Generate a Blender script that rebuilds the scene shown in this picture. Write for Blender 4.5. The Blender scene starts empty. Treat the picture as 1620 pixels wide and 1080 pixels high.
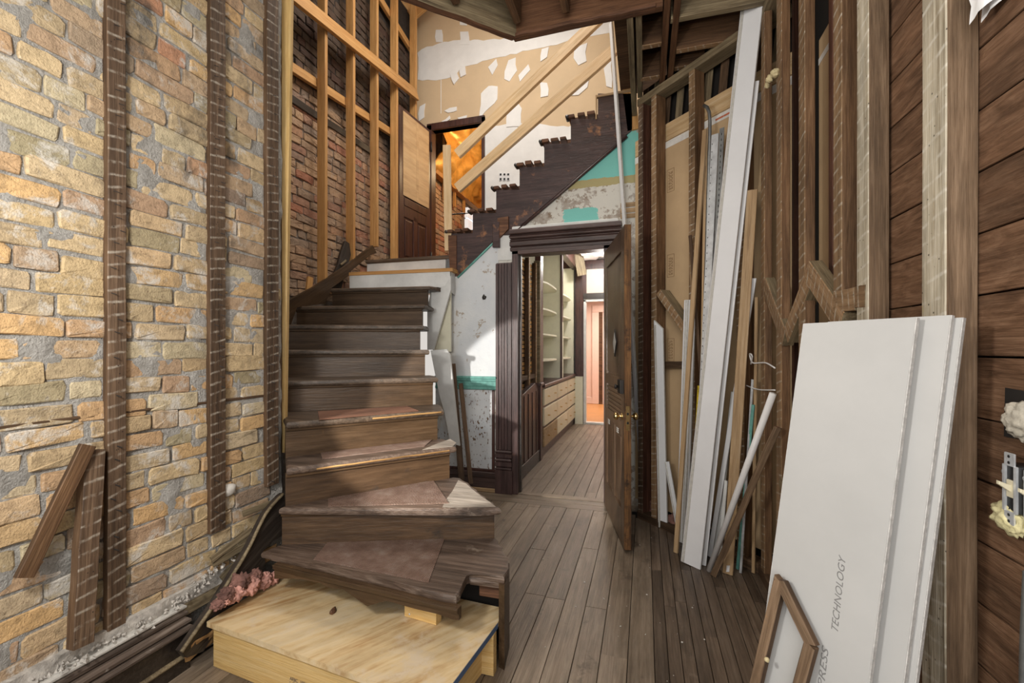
import bpy, bmesh, math, random
from mathutils import Vector, Matrix, noise as mnoise
V = Vector
random.seed(7)
C = bpy.context.scene.collection
SC = bpy.context.scene

# ------------------------------------------------------------------ camera, world, lights, exposure
H = 1.33                                   # eye height; world: X right, Y into the house, Z up, camera over the origin
F = 700.0
TH = math.atan(210 / F)
cs, sn = math.cos(TH), math.sin(TH)
cam_d = bpy.data.cameras.new('camera')
cam = bpy.data.objects.new('camera', cam_d)
C.objects.link(cam)
cam.location = (0, 0, H)
cam.rotation_euler = (math.pi / 2, 0, TH)
cam_d.sensor_width = 36
cam_d.lens = 36 * F / 1620
cam_d.shift_y = 13 / 1620
cam_d.clip_start = 0.02
SC.camera = cam
SC.view_settings.view_transform = 'Standard'
SC.view_settings.look = 'None'
SC.view_settings.gamma = 1
SC.view_settings.use_curve_mapping = False
SC.view_settings.exposure = 0.36
w = bpy.data.worlds.new('daylight'); SC.world = w; w.use_nodes = True
w.node_tree.nodes['Background'].inputs[0].default_value = (1.0, 0.945, 0.88, 1)
w.node_tree.nodes['Background'].inputs[1].default_value = 0.55

def lamp(name, kind, loc, energy, color, size=0.1, aim=None, **kw):
    d = bpy.data.lights.new(name, kind); d.energy = energy; d.color = color
    if kind == 'AREA': d.shape = 'RECTANGLE'; d.size = size; d.size_y = kw.pop('size_y', size)
    elif kind == 'SUN': d.angle = size
    else: d.shadow_soft_size = size
    for k, v in kw.items(): setattr(d, k, v)
    o = bpy.data.objects.new(name, d); C.objects.link(o); o.location = loc
    if aim is not None: o.rotation_euler = (V(aim) - V(loc)).to_track_quat('-Z', 'Y').to_euler()
    return o
lamp('front_fill', 'AREA', (0.0, -1.1, 2.0), 47, (1, 0.97, 0.93), 2.0, (-0.6, 3, 1.3), size_y=2.2)  # added soft fill from behind the camera; no window is built there
lamp('strobe_on_stand', 'POINT', (-1.02, 0.12, 1.75), 56, (1, 0.97, 0.92), 0.10)
lamp('patch_spot', 'SPOT', (-1.45, 0.05, 1.5), 380, (1, 0.96, 0.9), 0.03, (-0.86, 3.95, 0.62), spot_size=math.radians(30), spot_blend=0.08)  # added spot, its cone shaped to throw the bright patch by the doorway
lamp('stairwell_fill', 'AREA', (-1.2, 3.6, 5.6), 62, (1, 0.95, 0.88), 1.4, (-1.9, 4.2, 2.5), size_y=1.2)  # unseen area light added high up to brighten the stairwell
lamp('entry_fill', 'POINT', (-0.35, 1.3, 3.0), 16, (1, 0.95, 0.88), 0.25)  # added fill under the entry ceiling, no fixture
lamp('back_room_fill', 'POINT', (-2.1, 6.4, 4.2), 22, (1, 0.76, 0.45), 0.15)  # added warm fill so the foil and bricks show, no fixture
lamp('hall_near_fill', 'POINT', (-0.45, 5.2, 2.0), 9, (1, 0.97, 0.92), 0.1)  # added fill for the near end of the hall, no fixture
lamp('far_room_fill', 'AREA', (-0.4, 9.8, 2.5), 60, (1, 0.86, 0.76), 1.2, (-0.4, 9.8, 0), size_y=1.2)  # unseen light added to brighten the room past the hall

# ------------------------------------------------------------------ from photo sightlines to points on known planes
def ray(u, v):
    xc = (u - 810) / F
    return V((cs * xc - sn, sn * xc + cs, (553 - v) / F))
def at_p(u, v, P, N):
    r = ray(u, v); O = V((0, 0, H)); N = V(N)
    return O + r * ((V(P) - O).dot(N) / r.dot(N))
def at_z(u, v, z): return at_p(u, v, (0, 0, z), (0, 0, 1))
def at_x(u, v, x): return at_p(u, v, (x, 0, 0), (1, 0, 0))
def at_y(u, v, y): return at_p(u, v, (0, y, 0), (0, 1, 0))
def at_s(u, v, s): return at_p(u, v, (s / 2, s / 2, 0), (1, 1, 0))       # the diagonal stud wall: x + y = s
def proj(p):
    x, y, z = p; d = -sn * x + cs * y
    if d < 0.05: return (-1e4, -1e4)
    return (810 + F * (cs * x + sn * y) / d, 553 - F * (z - H) / d)
def seen(p, m=30):
    u, v = proj(p); return -m < u < 1620 + m and -m < v < 1080 + m

# ------------------------------------------------------------------ materials
class NT:
    def __init__(s, name):
        s.m = bpy.data.materials.new(name); s.m.use_nodes = True
        s.t = s.m.node_tree; s.b = s.t.nodes['Principled BSDF']
    def put(s, sock, val):
        if isinstance(val, bpy.types.NodeSocket): s.t.links.new(val, sock)
        elif isinstance(val, (tuple, list)) and sock.type == 'RGBA': sock.default_value = tuple(val)[:3] + (1,)
        else: sock.default_value = val
    def n(s, typ, ins=None, **kw):
        nd = s.t.nodes.new('ShaderNode' + typ)
        for k, v in kw.items(): setattr(nd, k, v)
        for k, v in (ins or {}).items(): s.put(nd.inputs[k], v)
        return nd
    def obj(s):
        tc = s.n('TexCoord').outputs['Object']; r = s.n('ObjectInfo').outputs['Random']
        m = s.n('VectorMath', {0: (37.1, 11.7, 23.3), 'Scale': r}, operation='SCALE').outputs[0]
        return s.n('VectorMath', {0: tc, 1: m}, operation='ADD').outputs[0]
    def pos(s): return s.n('NewGeometry').outputs['Position']
    def rnd(s): return s.n('ObjectInfo').outputs['Random']
    def sc(s, vec, k): return s.n('VectorMath', {0: vec, 1: k}, operation='MULTIPLY').outputs[0]
    def noise(s, vec, scale, detail=5, rough=0.6, dist=0.0):
        return s.n('TexNoise', {'Vector': vec, 'Scale': scale, 'Detail': detail, 'Roughness': rough, 'Distortion': dist}).outputs['Fac']
    def ramp(s, fac, stops, interp='LINEAR'):
        nd = s.n('ValToRGB', {'Fac': fac}); cr = nd.color_ramp; cr.interpolation = interp
        while len(cr.elements) < len(stops): cr.elements.new(0.5)
        for e, (p, c) in zip(cr.elements, stops):
            e.position = p
            e.color = (c, c, c, 1) if isinstance(c, (int, float)) else tuple(c) + (1,)
        return nd.outputs['Color']
    def mix(s, fac, a, b, mode='MIX'):
        nd = s.n('Mix', data_type='RGBA', blend_type=mode)
        s.put(nd.inputs['Factor'], fac); s.put(nd.inputs['A'], a); s.put(nd.inputs['B'], b)
        return nd.outputs['Result']
    def math(s, op, a, b=0.0, c=0.0): 
        return s.n('Math', {0: a, 1: b, 2: c}, operation=op).outputs[0]
    def xyz(s, vec): return s.n('SeparateXYZ', {0: vec}).outputs
    def done(s, col, rough=0.7, bump=None, strength=0.4, dist=0.01, metal=0.0, spec=0.4):
        s.put(s.b.inputs['Base Color'], col); s.put(s.b.inputs['Roughness'], rough)
        s.put(s.b.inputs['Metallic'], metal); s.put(s.b.inputs['Specular IOR Level'], spec)
        if bump is not None:
            bn = s.n('Bump', {'Height': bump, 'Strength': strength, 'Distance': dist})
            s.t.links.new(bn.outputs[0], s.b.inputs['Normal'])
        return s.m

def wood(name, dark, mid, light, rough=0.65, grain=1.0, axis=0, wear=None, wear_amt=0.6, marks=None, var=0.25, world=False, bump=0.5, spec=0.3, stain=0.5, lenf=1):
    t = NT(name); p = t.pos() if world else t.obj()
    k = [44 * grain] * 3; k[axis] = 1.6 * grain * lenf
    g = t.noise(t.sc(p, k), 1.0, 8, 0.68, 0.9)
    k2 = [190 * grain] * 3; k2[axis] = 9
    f = t.noise(t.sc(p, k2), 1.0, 3, 0.6)
    col = t.ramp(t.math('ADD', t.math('MULTIPLY', g, 0.72), t.math('MULTIPLY', f, 0.28)), [(0.36, dark), (0.5, mid), (0.64, light)])
    k3 = [9] * 3; k3[axis] = 2.2
    st = t.noise(t.sc(p, k3), 1.0, 7, 0.68)
    col = t.mix(1.0, col, t.ramp(st, [(0.32, 1 - stain), (0.55, 1.0), (0.75, 1 + stain * 0.35)]), 'MULTIPLY')
    val = t.math('MULTIPLY_ADD', t.rnd(), var, 1 - var / 2)
    col = t.mix(1.0, col, t.n('CombineXYZ', {0: val, 1: val, 2: val}).outputs[0], 'MULTIPLY')
    if wear:
        wf = t.ramp(t.noise(p, 5.0, 6, 0.7), [(1 - wear_amt, 0.0), (min(1, 1 - wear_amt + 0.12), 1.0)])
        col = t.mix(wf, col, wear)
    h = f
    if marks:                             # ghosts of the plaster keys where the laths were nailed
        x = t.xyz(t.n('TexCoord').outputs['Object'])
        wob = t.math('MULTIPLY', t.noise(p, 9, 3), 0.028)
        sl = t.math('MULTIPLY', x[1], 0.22)
        ph = t.math('ADD', t.math('ADD', x[0], sl), wob)
        fr = t.math('FRACT', t.math('MULTIPLY', ph, 1 / marks[1]))
        band = t.ramp(fr, [(0.0, 0.0), (0.70, 0.0), (0.80, 1.0), (0.88, 1.0), (0.97, 0.0)])
        brk = t.ramp(t.noise(p, 26, 6, 0.7), [(0.40, 0.0), (0.62, 1.0)])
        col = t.mix(t.math('MULTIPLY', t.math('MULTIPLY', band, brk), marks[2]), col, marks[0])
        nail = t.n('TexVoronoi', {'Vector': t.sc(p, (1, 1, 1)), 'Scale': 38.0}, feature='F1').outputs['Distance']
        nm = t.ramp(nail, [(0.07, 1.0), (0.11, 0.0)])
        col = t.mix(t.math('MULTIPLY', nm, 0.85), col, (0.015, 0.01, 0.008))
    return t.done(col, rough, h, bump, 0.004, spec=spec)

def plain(name, col, rough=0.6, metal=0.0, nz=0.12, scale=14, bump=0.15, emit=None, spec=0.4):
    t = NT(name); p = t.obj()
    n = t.noise(p, scale, 6, 0.65)
    c = t.mix(t.ramp(n, [(0.35, 0.0), (0.7, 1.0)]), tuple(x * (1 - nz) for x in col), tuple(min(1, x * (1 + nz)) for x in col))
    if emit:
        t.b.inputs['Emission Color'].default_value = emit[0] + (1,); t.b.inputs['Emission Strength'].default_value = emit[1]
    return t.done(c, rough, t.noise(p, scale * 6, 4), bump, 0.003, metal, spec)

def brick_mat(name, stops, smear, soot_z=None, island=False, smear_amt=0.56):
    t = NT(name); p = t.pos()
    r = t.n('NewGeometry').outputs['Random Per Island'] if island else t.rnd()
    col = t.ramp(r, stops)
    n1 = t.noise(p, 28, 6, 0.7)
    col = t.mix(1.0, col, t.ramp(n1, [(0.25, 0.50), (0.5, 1.0), (0.8, 1.22)]), 'MULTIPLY')
    col = t.mix(t.ramp(t.noise(p, 130, 3), [(0.3, 0.55), (0.42, 0.0)]), col, (0.16, 0.10, 0.06))
    z = t.xyz(p)[2]
    sm = t.noise(p, 7.5, 8, 0.72, 0.4)
    col = t.mix(t.ramp(sm, [(smear_amt, 0.0), (smear_amt + 0.10, 0.8)]), col, smear)
    dk = t.noise(t.sc(p, (1, 1, 0.55)), 3.4, 7, 0.7)
    if soot_z:
        zz = t.math('ADD', z, t.math('MULTIPLY', t.math('SUBTRACT', t.noise(p, 2.0, 5), 0.5), 1.2))
        col = t.mix(t.ramp(t.math('MULTIPLY_ADD', zz, 0.5, -soot_z * 0.5 + 0.5), [(0.42, 0.0), (0.62, 0.86)]), col, (0.035, 0.027, 0.024))
    else:
        hi = t.ramp(t.math('MULTIPLY_ADD', z, 0.3, 0.0), [(0.30, 0.25), (0.62, 1.0)])
        col = t.mix(t.math('MULTIPLY', hi, t.ramp(dk, [(0.54, 0.0), (0.66, 0.8)])), col, (0.075, 0.066, 0.056))
    return t.done(col, 0.9, t.math('ADD', n1, t.noise(p, 160, 4)), 0.7, 0.006, spec=0.15)

def mortar_mat(name, a, b, soot_z=None):
    t = NT(name); p = t.pos()
    col = t.ramp(t.noise(p, 16, 8, 0.75), [(0.3, a), (0.65, b)])
    if soot_z:
        zz = t.math('ADD', t.xyz(p)[2], t.math('MULTIPLY', t.math('SUBTRACT', t.noise(p, 2.0, 5), 0.5), 1.2))
        col = t.mix(t.ramp(t.math('MULTIPLY_ADD', zz, 0.5, -soot_z * 0.5 + 0.5), [(0.42, 0.0), (0.62, 0.9)]), col, (0.05, 0.042, 0.038))
    else:
        dk = t.noise(t.sc(p, (1, 1, 0.55)), 3.4, 7, 0.7)
        hi = t.ramp(t.math('MULTIPLY_ADD', t.xyz(p)[2], 0.3, 0.0), [(0.30, 0.2), (0.62, 1.0)])
        col = t.mix(t.math('MULTIPLY', hi, t.ramp(dk, [(0.57, 0.0), (0.68, 0.75)])), col, (0.085, 0.078, 0.07))
    return t.done(col, 0.95, t.math('ADD', t.noise(p, 40, 8, 0.8), t.noise(p, 110, 5)), 1.0, 0.02, spec=0.1)

BUFF = [(0.0, (0.50, 0.37, 0.20)), (0.14, (0.60, 0.46, 0.28)), (0.26, (0.44, 0.34, 0.21)), (0.38, (0.62, 0.40, 0.19)), (0.50, (0.42, 0.28, 0.18)),
        (0.60, (0.56, 0.47, 0.31)), (0.70, (0.34, 0.29, 0.18)), (0.80, (0.58, 0.41, 0.24)), (0.90, (0.27, 0.20, 0.15)), (0.96, (0.52, 0.40, 0.25)), (1.0, (0.46, 0.22, 0.13))]
REDB = [(0.0, (0.44, 0.26, 0.16)), (0.2, (0.40, 0.27, 0.18)), (0.4, (0.50, 0.33, 0.20)), (0.6, (0.34, 0.24, 0.17)), (0.78, (0.42, 0.19, 0.12)), (0.9, (0.28, 0.21, 0.16)), (1, (0.42, 0.30, 0.21))]
M = {}
M['brick'] = brick_mat('buff_brick', BUFF, (0.60, 0.57, 0.52), smear_amt=0.53)
M['brick_far'] = brick_mat('stairwell_brick', REDB, (0.45, 0.38, 0.32), 3.75, False, 0.60)
M['brick_far_s'] = brick_mat('stairwell_brick_small', REDB, (0.45, 0.38, 0.32), 3.75, True, 0.60)
M['brick_back'] = brick_mat('back_room_brick', REDB, (0.42, 0.33, 0.25), None, True, 0.62)
M['mortar'] = mortar_mat('lime_mortar', (0.38, 0.355, 0.32), (0.68, 0.65, 0.60))
M['mortar_far'] = mortar_mat('stairwell_mortar', (0.17, 0.14, 0.12), (0.42, 0.36, 0.31), 3.75)
KEY = (0.50, 0.46, 0.38)
M['mortar_bk'] = mortar_mat('back_room_mortar', (0.20, 0.15, 0.11), (0.40, 0.32, 0.25))
M['strip'] = wood('old_furring', (0.045, 0.025, 0.014), (0.095, 0.055, 0.030), (0.165, 0.10, 0.057))
M['strip_m'] = wood('old_furring_marked', (0.048, 0.029, 0.018), (0.098, 0.060, 0.036), (0.17, 0.108, 0.066), marks=((0.42, 0.37, 0.30), 0.047, 0.75))
M['stud'] = wood('old_stud', (0.085, 0.042, 0.02), (0.165, 0.088, 0.042), (0.27, 0.155, 0.08))
M['stud_m'] = wood('old_stud_marked', (0.16, 0.09, 0.045), (0.27, 0.165, 0.085), (0.38, 0.25, 0.14), marks=(KEY, 0.047, 0.75))
M['stud_d'] = wood('dark_stud', (0.04, 0.016, 0.009), (0.085, 0.034, 0.02), (0.14, 0.06, 0.035))
M['stud_g'] = wood('grey_brown_stud', (0.085, 0.052, 0.030), (0.16, 0.102, 0.06), (0.25, 0.168, 0.105), wear=(0.34, 0.18, 0.07), wear_amt=0.31)
M['stud_w'] = wood('whitewashed_stud', (0.22, 0.17, 0.105), (0.43, 0.375, 0.28), (0.56, 0.51, 0.41), marks=((0.70, 0.67, 0.6), 0.047, 0.55), wear=(0.42, 0.34, 0.18), wear_amt=0.4)
M['sheath'] = wood('sheathing_board', (0.085, 0.042, 0.021), (0.155, 0.082, 0.045), (0.235, 0.135, 0.08), grain=0.8, lenf=6, wear=(0.36, 0.22, 0.12), wear_amt=0.33, bump=1.0)
M['grey_beam'] = wood('weathered_beam', (0.10, 0.07, 0.04), (0.19, 0.145, 0.085), (0.29, 0.23, 0.14))
M['joist'] = wood('dark_joist', (0.05, 0.025, 0.012), (0.10, 0.052, 0.025), (0.17, 0.09, 0.045))
M['joist_r'] = wood('red_brown_header', (0.07, 0.03, 0.014), (0.13, 0.06, 0.028), (0.20, 0.10, 0.05))
M['pine'] = wood('new_pine', (0.40, 0.19, 0.06), (0.52, 0.275, 0.095), (0.60, 0.35, 0.14), rough=0.55, wear=(0.40, 0.19, 0.06), wear_amt=0.27, stain=0.2)
M['pine_l'] = wood('pale_pine', (0.56, 0.36, 0.17), (0.67, 0.47, 0.26), (0.76, 0.58, 0.36), rough=0.55, wear=(0.45, 0.25, 0.10), wear_amt=0.27, stain=0.2)
M['pine_y'] = wood('yellow_pine', (0.50, 0.31, 0.11), (0.62, 0.42, 0.17), (0.70, 0.51, 0.25), rough=0.55, wear=(0.50, 0.29, 0.10), wear_amt=0.27, stain=0.2)
M['ply'] = wood('plywood', (0.36, 0.20, 0.075), (0.60, 0.45, 0.25), (0.66, 0.54, 0.36), rough=0.6, grain=0.16, var=0.0, wear=(0.58, 0.47, 0.33), wear_amt=0.46, stain=0.2)
M['ply_tan'] = wood('tan_hardboard', (0.44, 0.28, 0.14), (0.53, 0.35, 0.185), (0.58, 0.40, 0.22), grain=0.25, var=0.0, wear=(0.36, 0.22, 0.11), wear_amt=0.36, bump=0.1, stain=0.2)
M['floor'] = wood('worn_floorboard', (0.15, 0.11, 0.076), (0.215, 0.163, 0.115), (0.28, 0.222, 0.165), rough=0.42, var=0.34, stain=0.4, wear=(0.07, 0.05, 0.036), wear_amt=0.40, spec=0.4)
M['floor_n'] = wood('worn_narrow_floorboard', (0.072, 0.048, 0.032), (0.125, 0.088, 0.06), (0.18, 0.132, 0.095), rough=0.42, var=0.6, wear=(0.20, 0.15, 0.11), wear_amt=0.40, spec=0.4)
M['oak'] = wood('orange_oak', (0.55, 0.25, 0.08), (0.66, 0.33, 0.12), (0.72, 0.40, 0.17), rough=0.35, stain=0.2)
M['tread'] = wood('painted_tread', (0.04, 0.026, 0.017), (0.08, 0.054, 0.035), (0.145, 0.10, 0.068), rough=0.42, wear=(0.27, 0.15, 0.06), wear_amt=0.31, spec=0.5)
M['tread_w'] = wood('worn_tread', (0.055, 0.035, 0.024), (0.115, 0.075, 0.053), (0.20, 0.145, 0.11), rough=0.5, wear=(0.34, 0.28, 0.22), wear_amt=0.36, spec=0.5)
M['riser'] = wood('brown_riser', (0.048, 0.026, 0.012), (0.070, 0.041, 0.021), (0.098, 0.060, 0.033), rough=0.42, grain=0.6, stain=0.45, wear=(0.26, 0.14, 0.045), wear_amt=0.34, spec=0.3)
M['riser_b'] = wood('caramel_riser', (0.045, 0.025, 0.013), (0.082, 0.046, 0.023), (0.118, 0.069, 0.036), rough=0.4, grain=0.4, wear=(0.035, 0.026, 0.02), wear_amt=0.42, spec=0.5)
M['black_w'] = wood('blackened_wood', (0.018, 0.013, 0.010), (0.032, 0.024, 0.019), (0.06, 0.047, 0.036), rough=0.4, wear=(0.12, 0.09, 0.07), wear_amt=0.33, spec=0.5)
M['bare'] = wood('bare_grey_wood', (0.20, 0.16, 0.125), (0.33, 0.285, 0.235), (0.45, 0.40, 0.345))
M['split'] = wood('golden_split_wood', (0.16, 0.085, 0.03), (0.34, 0.19, 0.07), (0.45, 0.28, 0.11))
M['base_w'] = wood('dusty_moulding', (0.05, 0.034, 0.025), (0.10, 0.072, 0.055), (0.20, 0.16, 0.13), axis=1, wear=(0.42, 0.38, 0.33), wear_amt=0.40)
M['raw'] = wood('split_raw_wood', (0.30, 0.19, 0.10), (0.45, 0.30, 0.16), (0.52, 0.38, 0.24), stain=0.2)
M['mahog'] = wood('dark_red_varnish', (0.028, 0.010, 0.008), (0.062, 0.023, 0.017), (0.10, 0.042, 0.03), rough=0.35, axis=2, wear=(0.16, 0.065, 0.03), wear_amt=0.32, spec=0.55, world=True)
M['casing'] = wood('purple_brown_casing', (0.035, 0.018, 0.017), (0.068, 0.037, 0.034), (0.115, 0.068, 0.06), rough=0.4, axis=2, world=True, wear=(0.17, 0.075, 0.045), wear_amt=0.33, spec=0.5)
M['casing_h'] = wood('purple_brown_casing_head', (0.04, 0.022, 0.019), (0.075, 0.043, 0.037), (0.12, 0.072, 0.06), rough=0.4, axis=0, world=True, spec=0.5)
M['stringer'] = wood('stringer_varnish', (0.028, 0.014, 0.013), (0.052, 0.027, 0.025), (0.085, 0.048, 0.042), rough=0.36, axis=0, world=True, wear=(0.34, 0.15, 0.06), wear_amt=0.405, spec=0.55)
M['door'] = wood('brown_door_varnish', (0.06, 0.033, 0.018), (0.105, 0.062, 0.036), (0.15, 0.095, 0.058), rough=0.3, axis=1, spec=0.55)
M['door_e'] = wood('worn_door_edge', (0.05, 0.025, 0.012), (0.17, 0.08, 0.03), (0.34, 0.17, 0.06), axis=1, wear=(0.02, 0.012, 0.008), wear_amt=0.45)
M['ragged'] = wood('broken_tread_stub', (0.055, 0.025, 0.015), (0.13, 0.06, 0.032), (0.22, 0.11, 0.06))
M['white'] = plain('white_primer', (0.72, 0.72, 0.73), 0.45, nz=0.03, scale=5)
M['white_g'] = plain('grey_white_edge', (0.50, 0.48, 0.44), 0.7, nz=0.15, scale=40)
M['white_s'] = plain('scuffed_white_paint', (0.66, 0.66, 0.64), 0.5, nz=0.14, scale=4)
M['cream'] = plain('cream_paint', (0.72, 0.69, 0.54), 0.45, nz=0.04)
M['cream_d'] = plain('cream_drawer_paint', (0.70, 0.62, 0.44), 0.45, nz=0.05)
M['rock'] = plain('drywall_paper', (0.44, 0.436, 0.425), 0.75, nz=0.05, scale=3, bump=0.03)
M['rock_e'] = plain('gypsum_edge', (0.55, 0.54, 0.52), 0.9, nz=0.22, scale=60, bump=0.6)
M['tan'] = plain('tan_drywall', (0.60, 0.45, 0.285), 0.8, nz=0.06, scale=2.5, bump=0.03)
M['tan_back'] = plain('tan_drywall_back', (0.50, 0.35, 0.20), 0.8, nz=0.08, scale=3, bump=0.03)
M['mud'] = plain('joint_compound', (0.76, 0.75, 0.73), 0.8, nz=0.05, scale=6, bump=0.1)
M['tape'] = plain('white_print_tape', (0.72, 0.70, 0.66), 0.6)
M['ink'] = plain('faded_ink', (0.16, 0.13, 0.11), 0.8)
M['ink_l'] = plain('pale_ink', (0.20, 0.195, 0.19), 0.8)
M['ink_s'] = plain('stamp_ink', (0.27, 0.17, 0.085), 0.8)
M['ink_r'] = plain('red_ink', (0.55, 0.16, 0.08), 0.8)
M['galv'] = plain('galvanised_steel', (0.66, 0.68, 0.70), 0.35, 0.45, 0.2, 20)
M['galv_d'] = plain('grey_steel', (0.30, 0.31, 0.31), 0.45, 0.8, 0.2, 20)
M['brass'] = plain('brass', (0.72, 0.52, 0.24), 0.25, 1.0, 0.1)
M['iron'] = plain('dark_iron', (0.05, 0.045, 0.042), 0.5, 0.6)
M['black'] = plain('black_plastic', (0.012, 0.012, 0.012), 0.35)
M['void'] = plain('dark_backing', (0.012, 0.009, 0.007), 0.95)  # near-black colour stands in for the dark of unlit hollows
M['ivory'] = plain('ivory_plastic', (0.72, 0.66, 0.48), 0.35)
M['pvc'] = plain('white_pipe', (0.74, 0.73, 0.72), 0.35, nz=0.03)
M['teal'] = plain('teal_paint', (0.14, 0.36, 0.31), 0.5, nz=0.25, scale=20)
M['pink'] = plain('pink_fibreglass', (0.58, 0.30, 0.245), 0.95, nz=0.45, scale=18, bump=0.9)
M['pinkd'] = plain('dirty_fibreglass', (0.20, 0.10, 0.08), 0.95, nz=0.5, scale=18, bump=0.9)
M['foam'] = plain('yellow_foam', (0.62, 0.52, 0.30), 0.8, nz=0.2)
M['wool'] = plain('white_wool', (0.50, 0.46, 0.38), 0.95, nz=0.3, scale=14, bump=0.9)
M['wool_y'] = plain('yellow_wool', (0.66, 0.60, 0.34), 0.95, nz=0.25, scale=14, bump=0.9)
M['paper'] = plain('brown_paper', (0.34, 0.20, 0.085), 0.7, nz=0.3, scale=8)
M['film'] = plain('white_film', (0.80, 0.80, 0.80), 0.3, nz=0.05)
M['rubble'] = plain('plaster_rubble', (0.44, 0.41, 0.37), 0.95, nz=0.35, scale=30, bump=0.8)
M['dust'] = plain('white_crumbs', (0.62, 0.59, 0.54), 0.9)
M['foil'] = plain('kraft_foil', (0.66, 0.36, 0.09), 0.38, 0.35, 0.35, 4, 0.5)
M['pinkwall'] = plain('pale_pink_paint', (0.74, 0.58, 0.50), 0.6, nz=0.03)
M['ceil'] = plain('stained_ceiling', (0.55, 0.46, 0.42), 0.8, nz=0.3, scale=2)
M['yellow'] = plain('worn_yellow_paint', (0.60, 0.44, 0.03), 0.5, nz=0.5, scale=45)
M['bulb'] = plain('lit_bulb', (1, 1, 1), 0.4, emit=((1, 0.97, 0.92), 30.0))
M['day'] = plain('glowing_block', (0.75, 0.8, 0.85), 0.15, emit=((0.85, 0.92, 1.0), 0.4))  # blocks glow by themselves in place of daylight from outside
M['blue'] = plain('blue_edge', (0.07, 0.12, 0.22), 0.6)
M['rubber'] = None
def rubber():
    t = NT('ribbed_rubber'); p = t.n('TexCoord').outputs['Object']
    x = t.xyz(p)
    rib = t.math('SINE', t.math('MULTIPLY', x[0], 2 * math.pi / 0.0075))
    n = t.noise(p, 9, 7, 0.7)
    col = t.ramp(n, [(0.3, (0.17, 0.098, 0.07)), (0.5, (0.30, 0.195, 0.15)), (0.72, (0.44, 0.35, 0.29))])
    col = t.mix(t.ramp(rib, [(0.0, 0.35), (0.6, 0.0)]), col, (0.08, 0.045, 0.03))
    return t.done(col, 0.6, rib, 0.9, 0.003)
M['rubber'] = rubber()
M['redmat'] = wood('red_brown_mat', (0.13, 0.06, 0.038), (0.19, 0.092, 0.058), (0.25, 0.13, 0.085), grain=0.5)
def plaster_panel():
    t = NT('peeling_white_plaster'); p = t.pos(); z = t.xyz(p)[2]; x = t.xyz(p)[0]
    n = t.noise(p, 9, 8, 0.7)
    col = t.ramp(t.noise(p, 4, 6), [(0.3, (0.60, 0.63, 0.66)), (0.7, (0.72, 0.73, 0.73))])
    col = t.mix(t.ramp(n, [(0.61, 0.0), (0.64, 0.9)]), col, (0.38, 0.31, 0.24))
    lowm = t.ramp(z, [(0.93, 1.0), (0.96, 0.0)])
    sp = t.noise(t.sc(p, (1, 1, 0.55)), 60, 3, 0.5)
    hs = t.ramp(t.noise(p, 7, 3), [(0.40, 0.0), (0.56, 1.0)])
    spot = t.math('MULTIPLY', t.math('MULTIPLY', t.ramp(sp, [(0.60, 0.0), (0.635, 1.0)]), hs), lowm)
    col = t.mix(spot, col, (0.13, 0.065, 0.025))
    xm = t.ramp(t.math('MULTIPLY_ADD', x, 1.0, 2.0), [(0.12, 1.0), (0.30, 0.0)])
    rust = t.math('MULTIPLY', xm, t.ramp(t.noise(t.sc(p, (1, 1, 0.3)), 6, 5), [(0.45, 0.0), (0.62, 0.8)]))
    col = t.mix(rust, col, (0.48, 0.36, 0.20))
    return t.done(col, 0.45, n, 0.5, 0.008, spec=0.5)
M['plaster'] = plaster_panel()
def over_door():
    t = NT('layered_old_plaster'); p = t.pos(); s = t.xyz(p); z = s[2]; x = s[0]
    n = t.noise(p, 6, 9, 0.72); n2 = t.noise(p, 3.2, 8, 0.7)
    zz = t.math('ADD', z, t.math('MULTIPLY', t.math('SUBTRACT', t.noise(p, 8, 6, 0.7), 0.5), 0.05))
    bare = t.ramp(t.noise(p, 20, 6), [(0.3, (0.24, 0.17, 0.11)), (0.5, (0.38, 0.33, 0.28)), (0.7, (0.50, 0.46, 0.41))])
    low = t.mix(t.ramp(n, [(0.47, 0.0), (0.49, 1.0)]), bare, (0.64, 0.62, 0.56))
    tq = (0.20, 0.56, 0.50)
    blk = t.math('MULTIPLY', t.math('LESS_THAN', t.math('ABSOLUTE', t.math('ADD', x, t.math('MULTIPLY_ADD', n2, 0.35, 0.38))), 0.13), t.math('LESS_THAN', zz, 2.585))
    low = t.mix(blk, low, tq)
    up = t.mix(t.ramp(t.math('ADD', n2, t.math('MULTIPLY', x, 0.22)), [(0.60, 0.0), (0.63, 1.0)]), tq, bare)
    col = t.mix(t.math('GREATER_THAN', zz, 2.76), low, (0.42, 0.36, 0.17))
    col = t.mix(t.math('GREATER_THAN', zz, 2.83), col, up)
    return t.done(col, 0.6, n, 0.6, 0.01)
M['overdoor'] = over_door()

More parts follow.
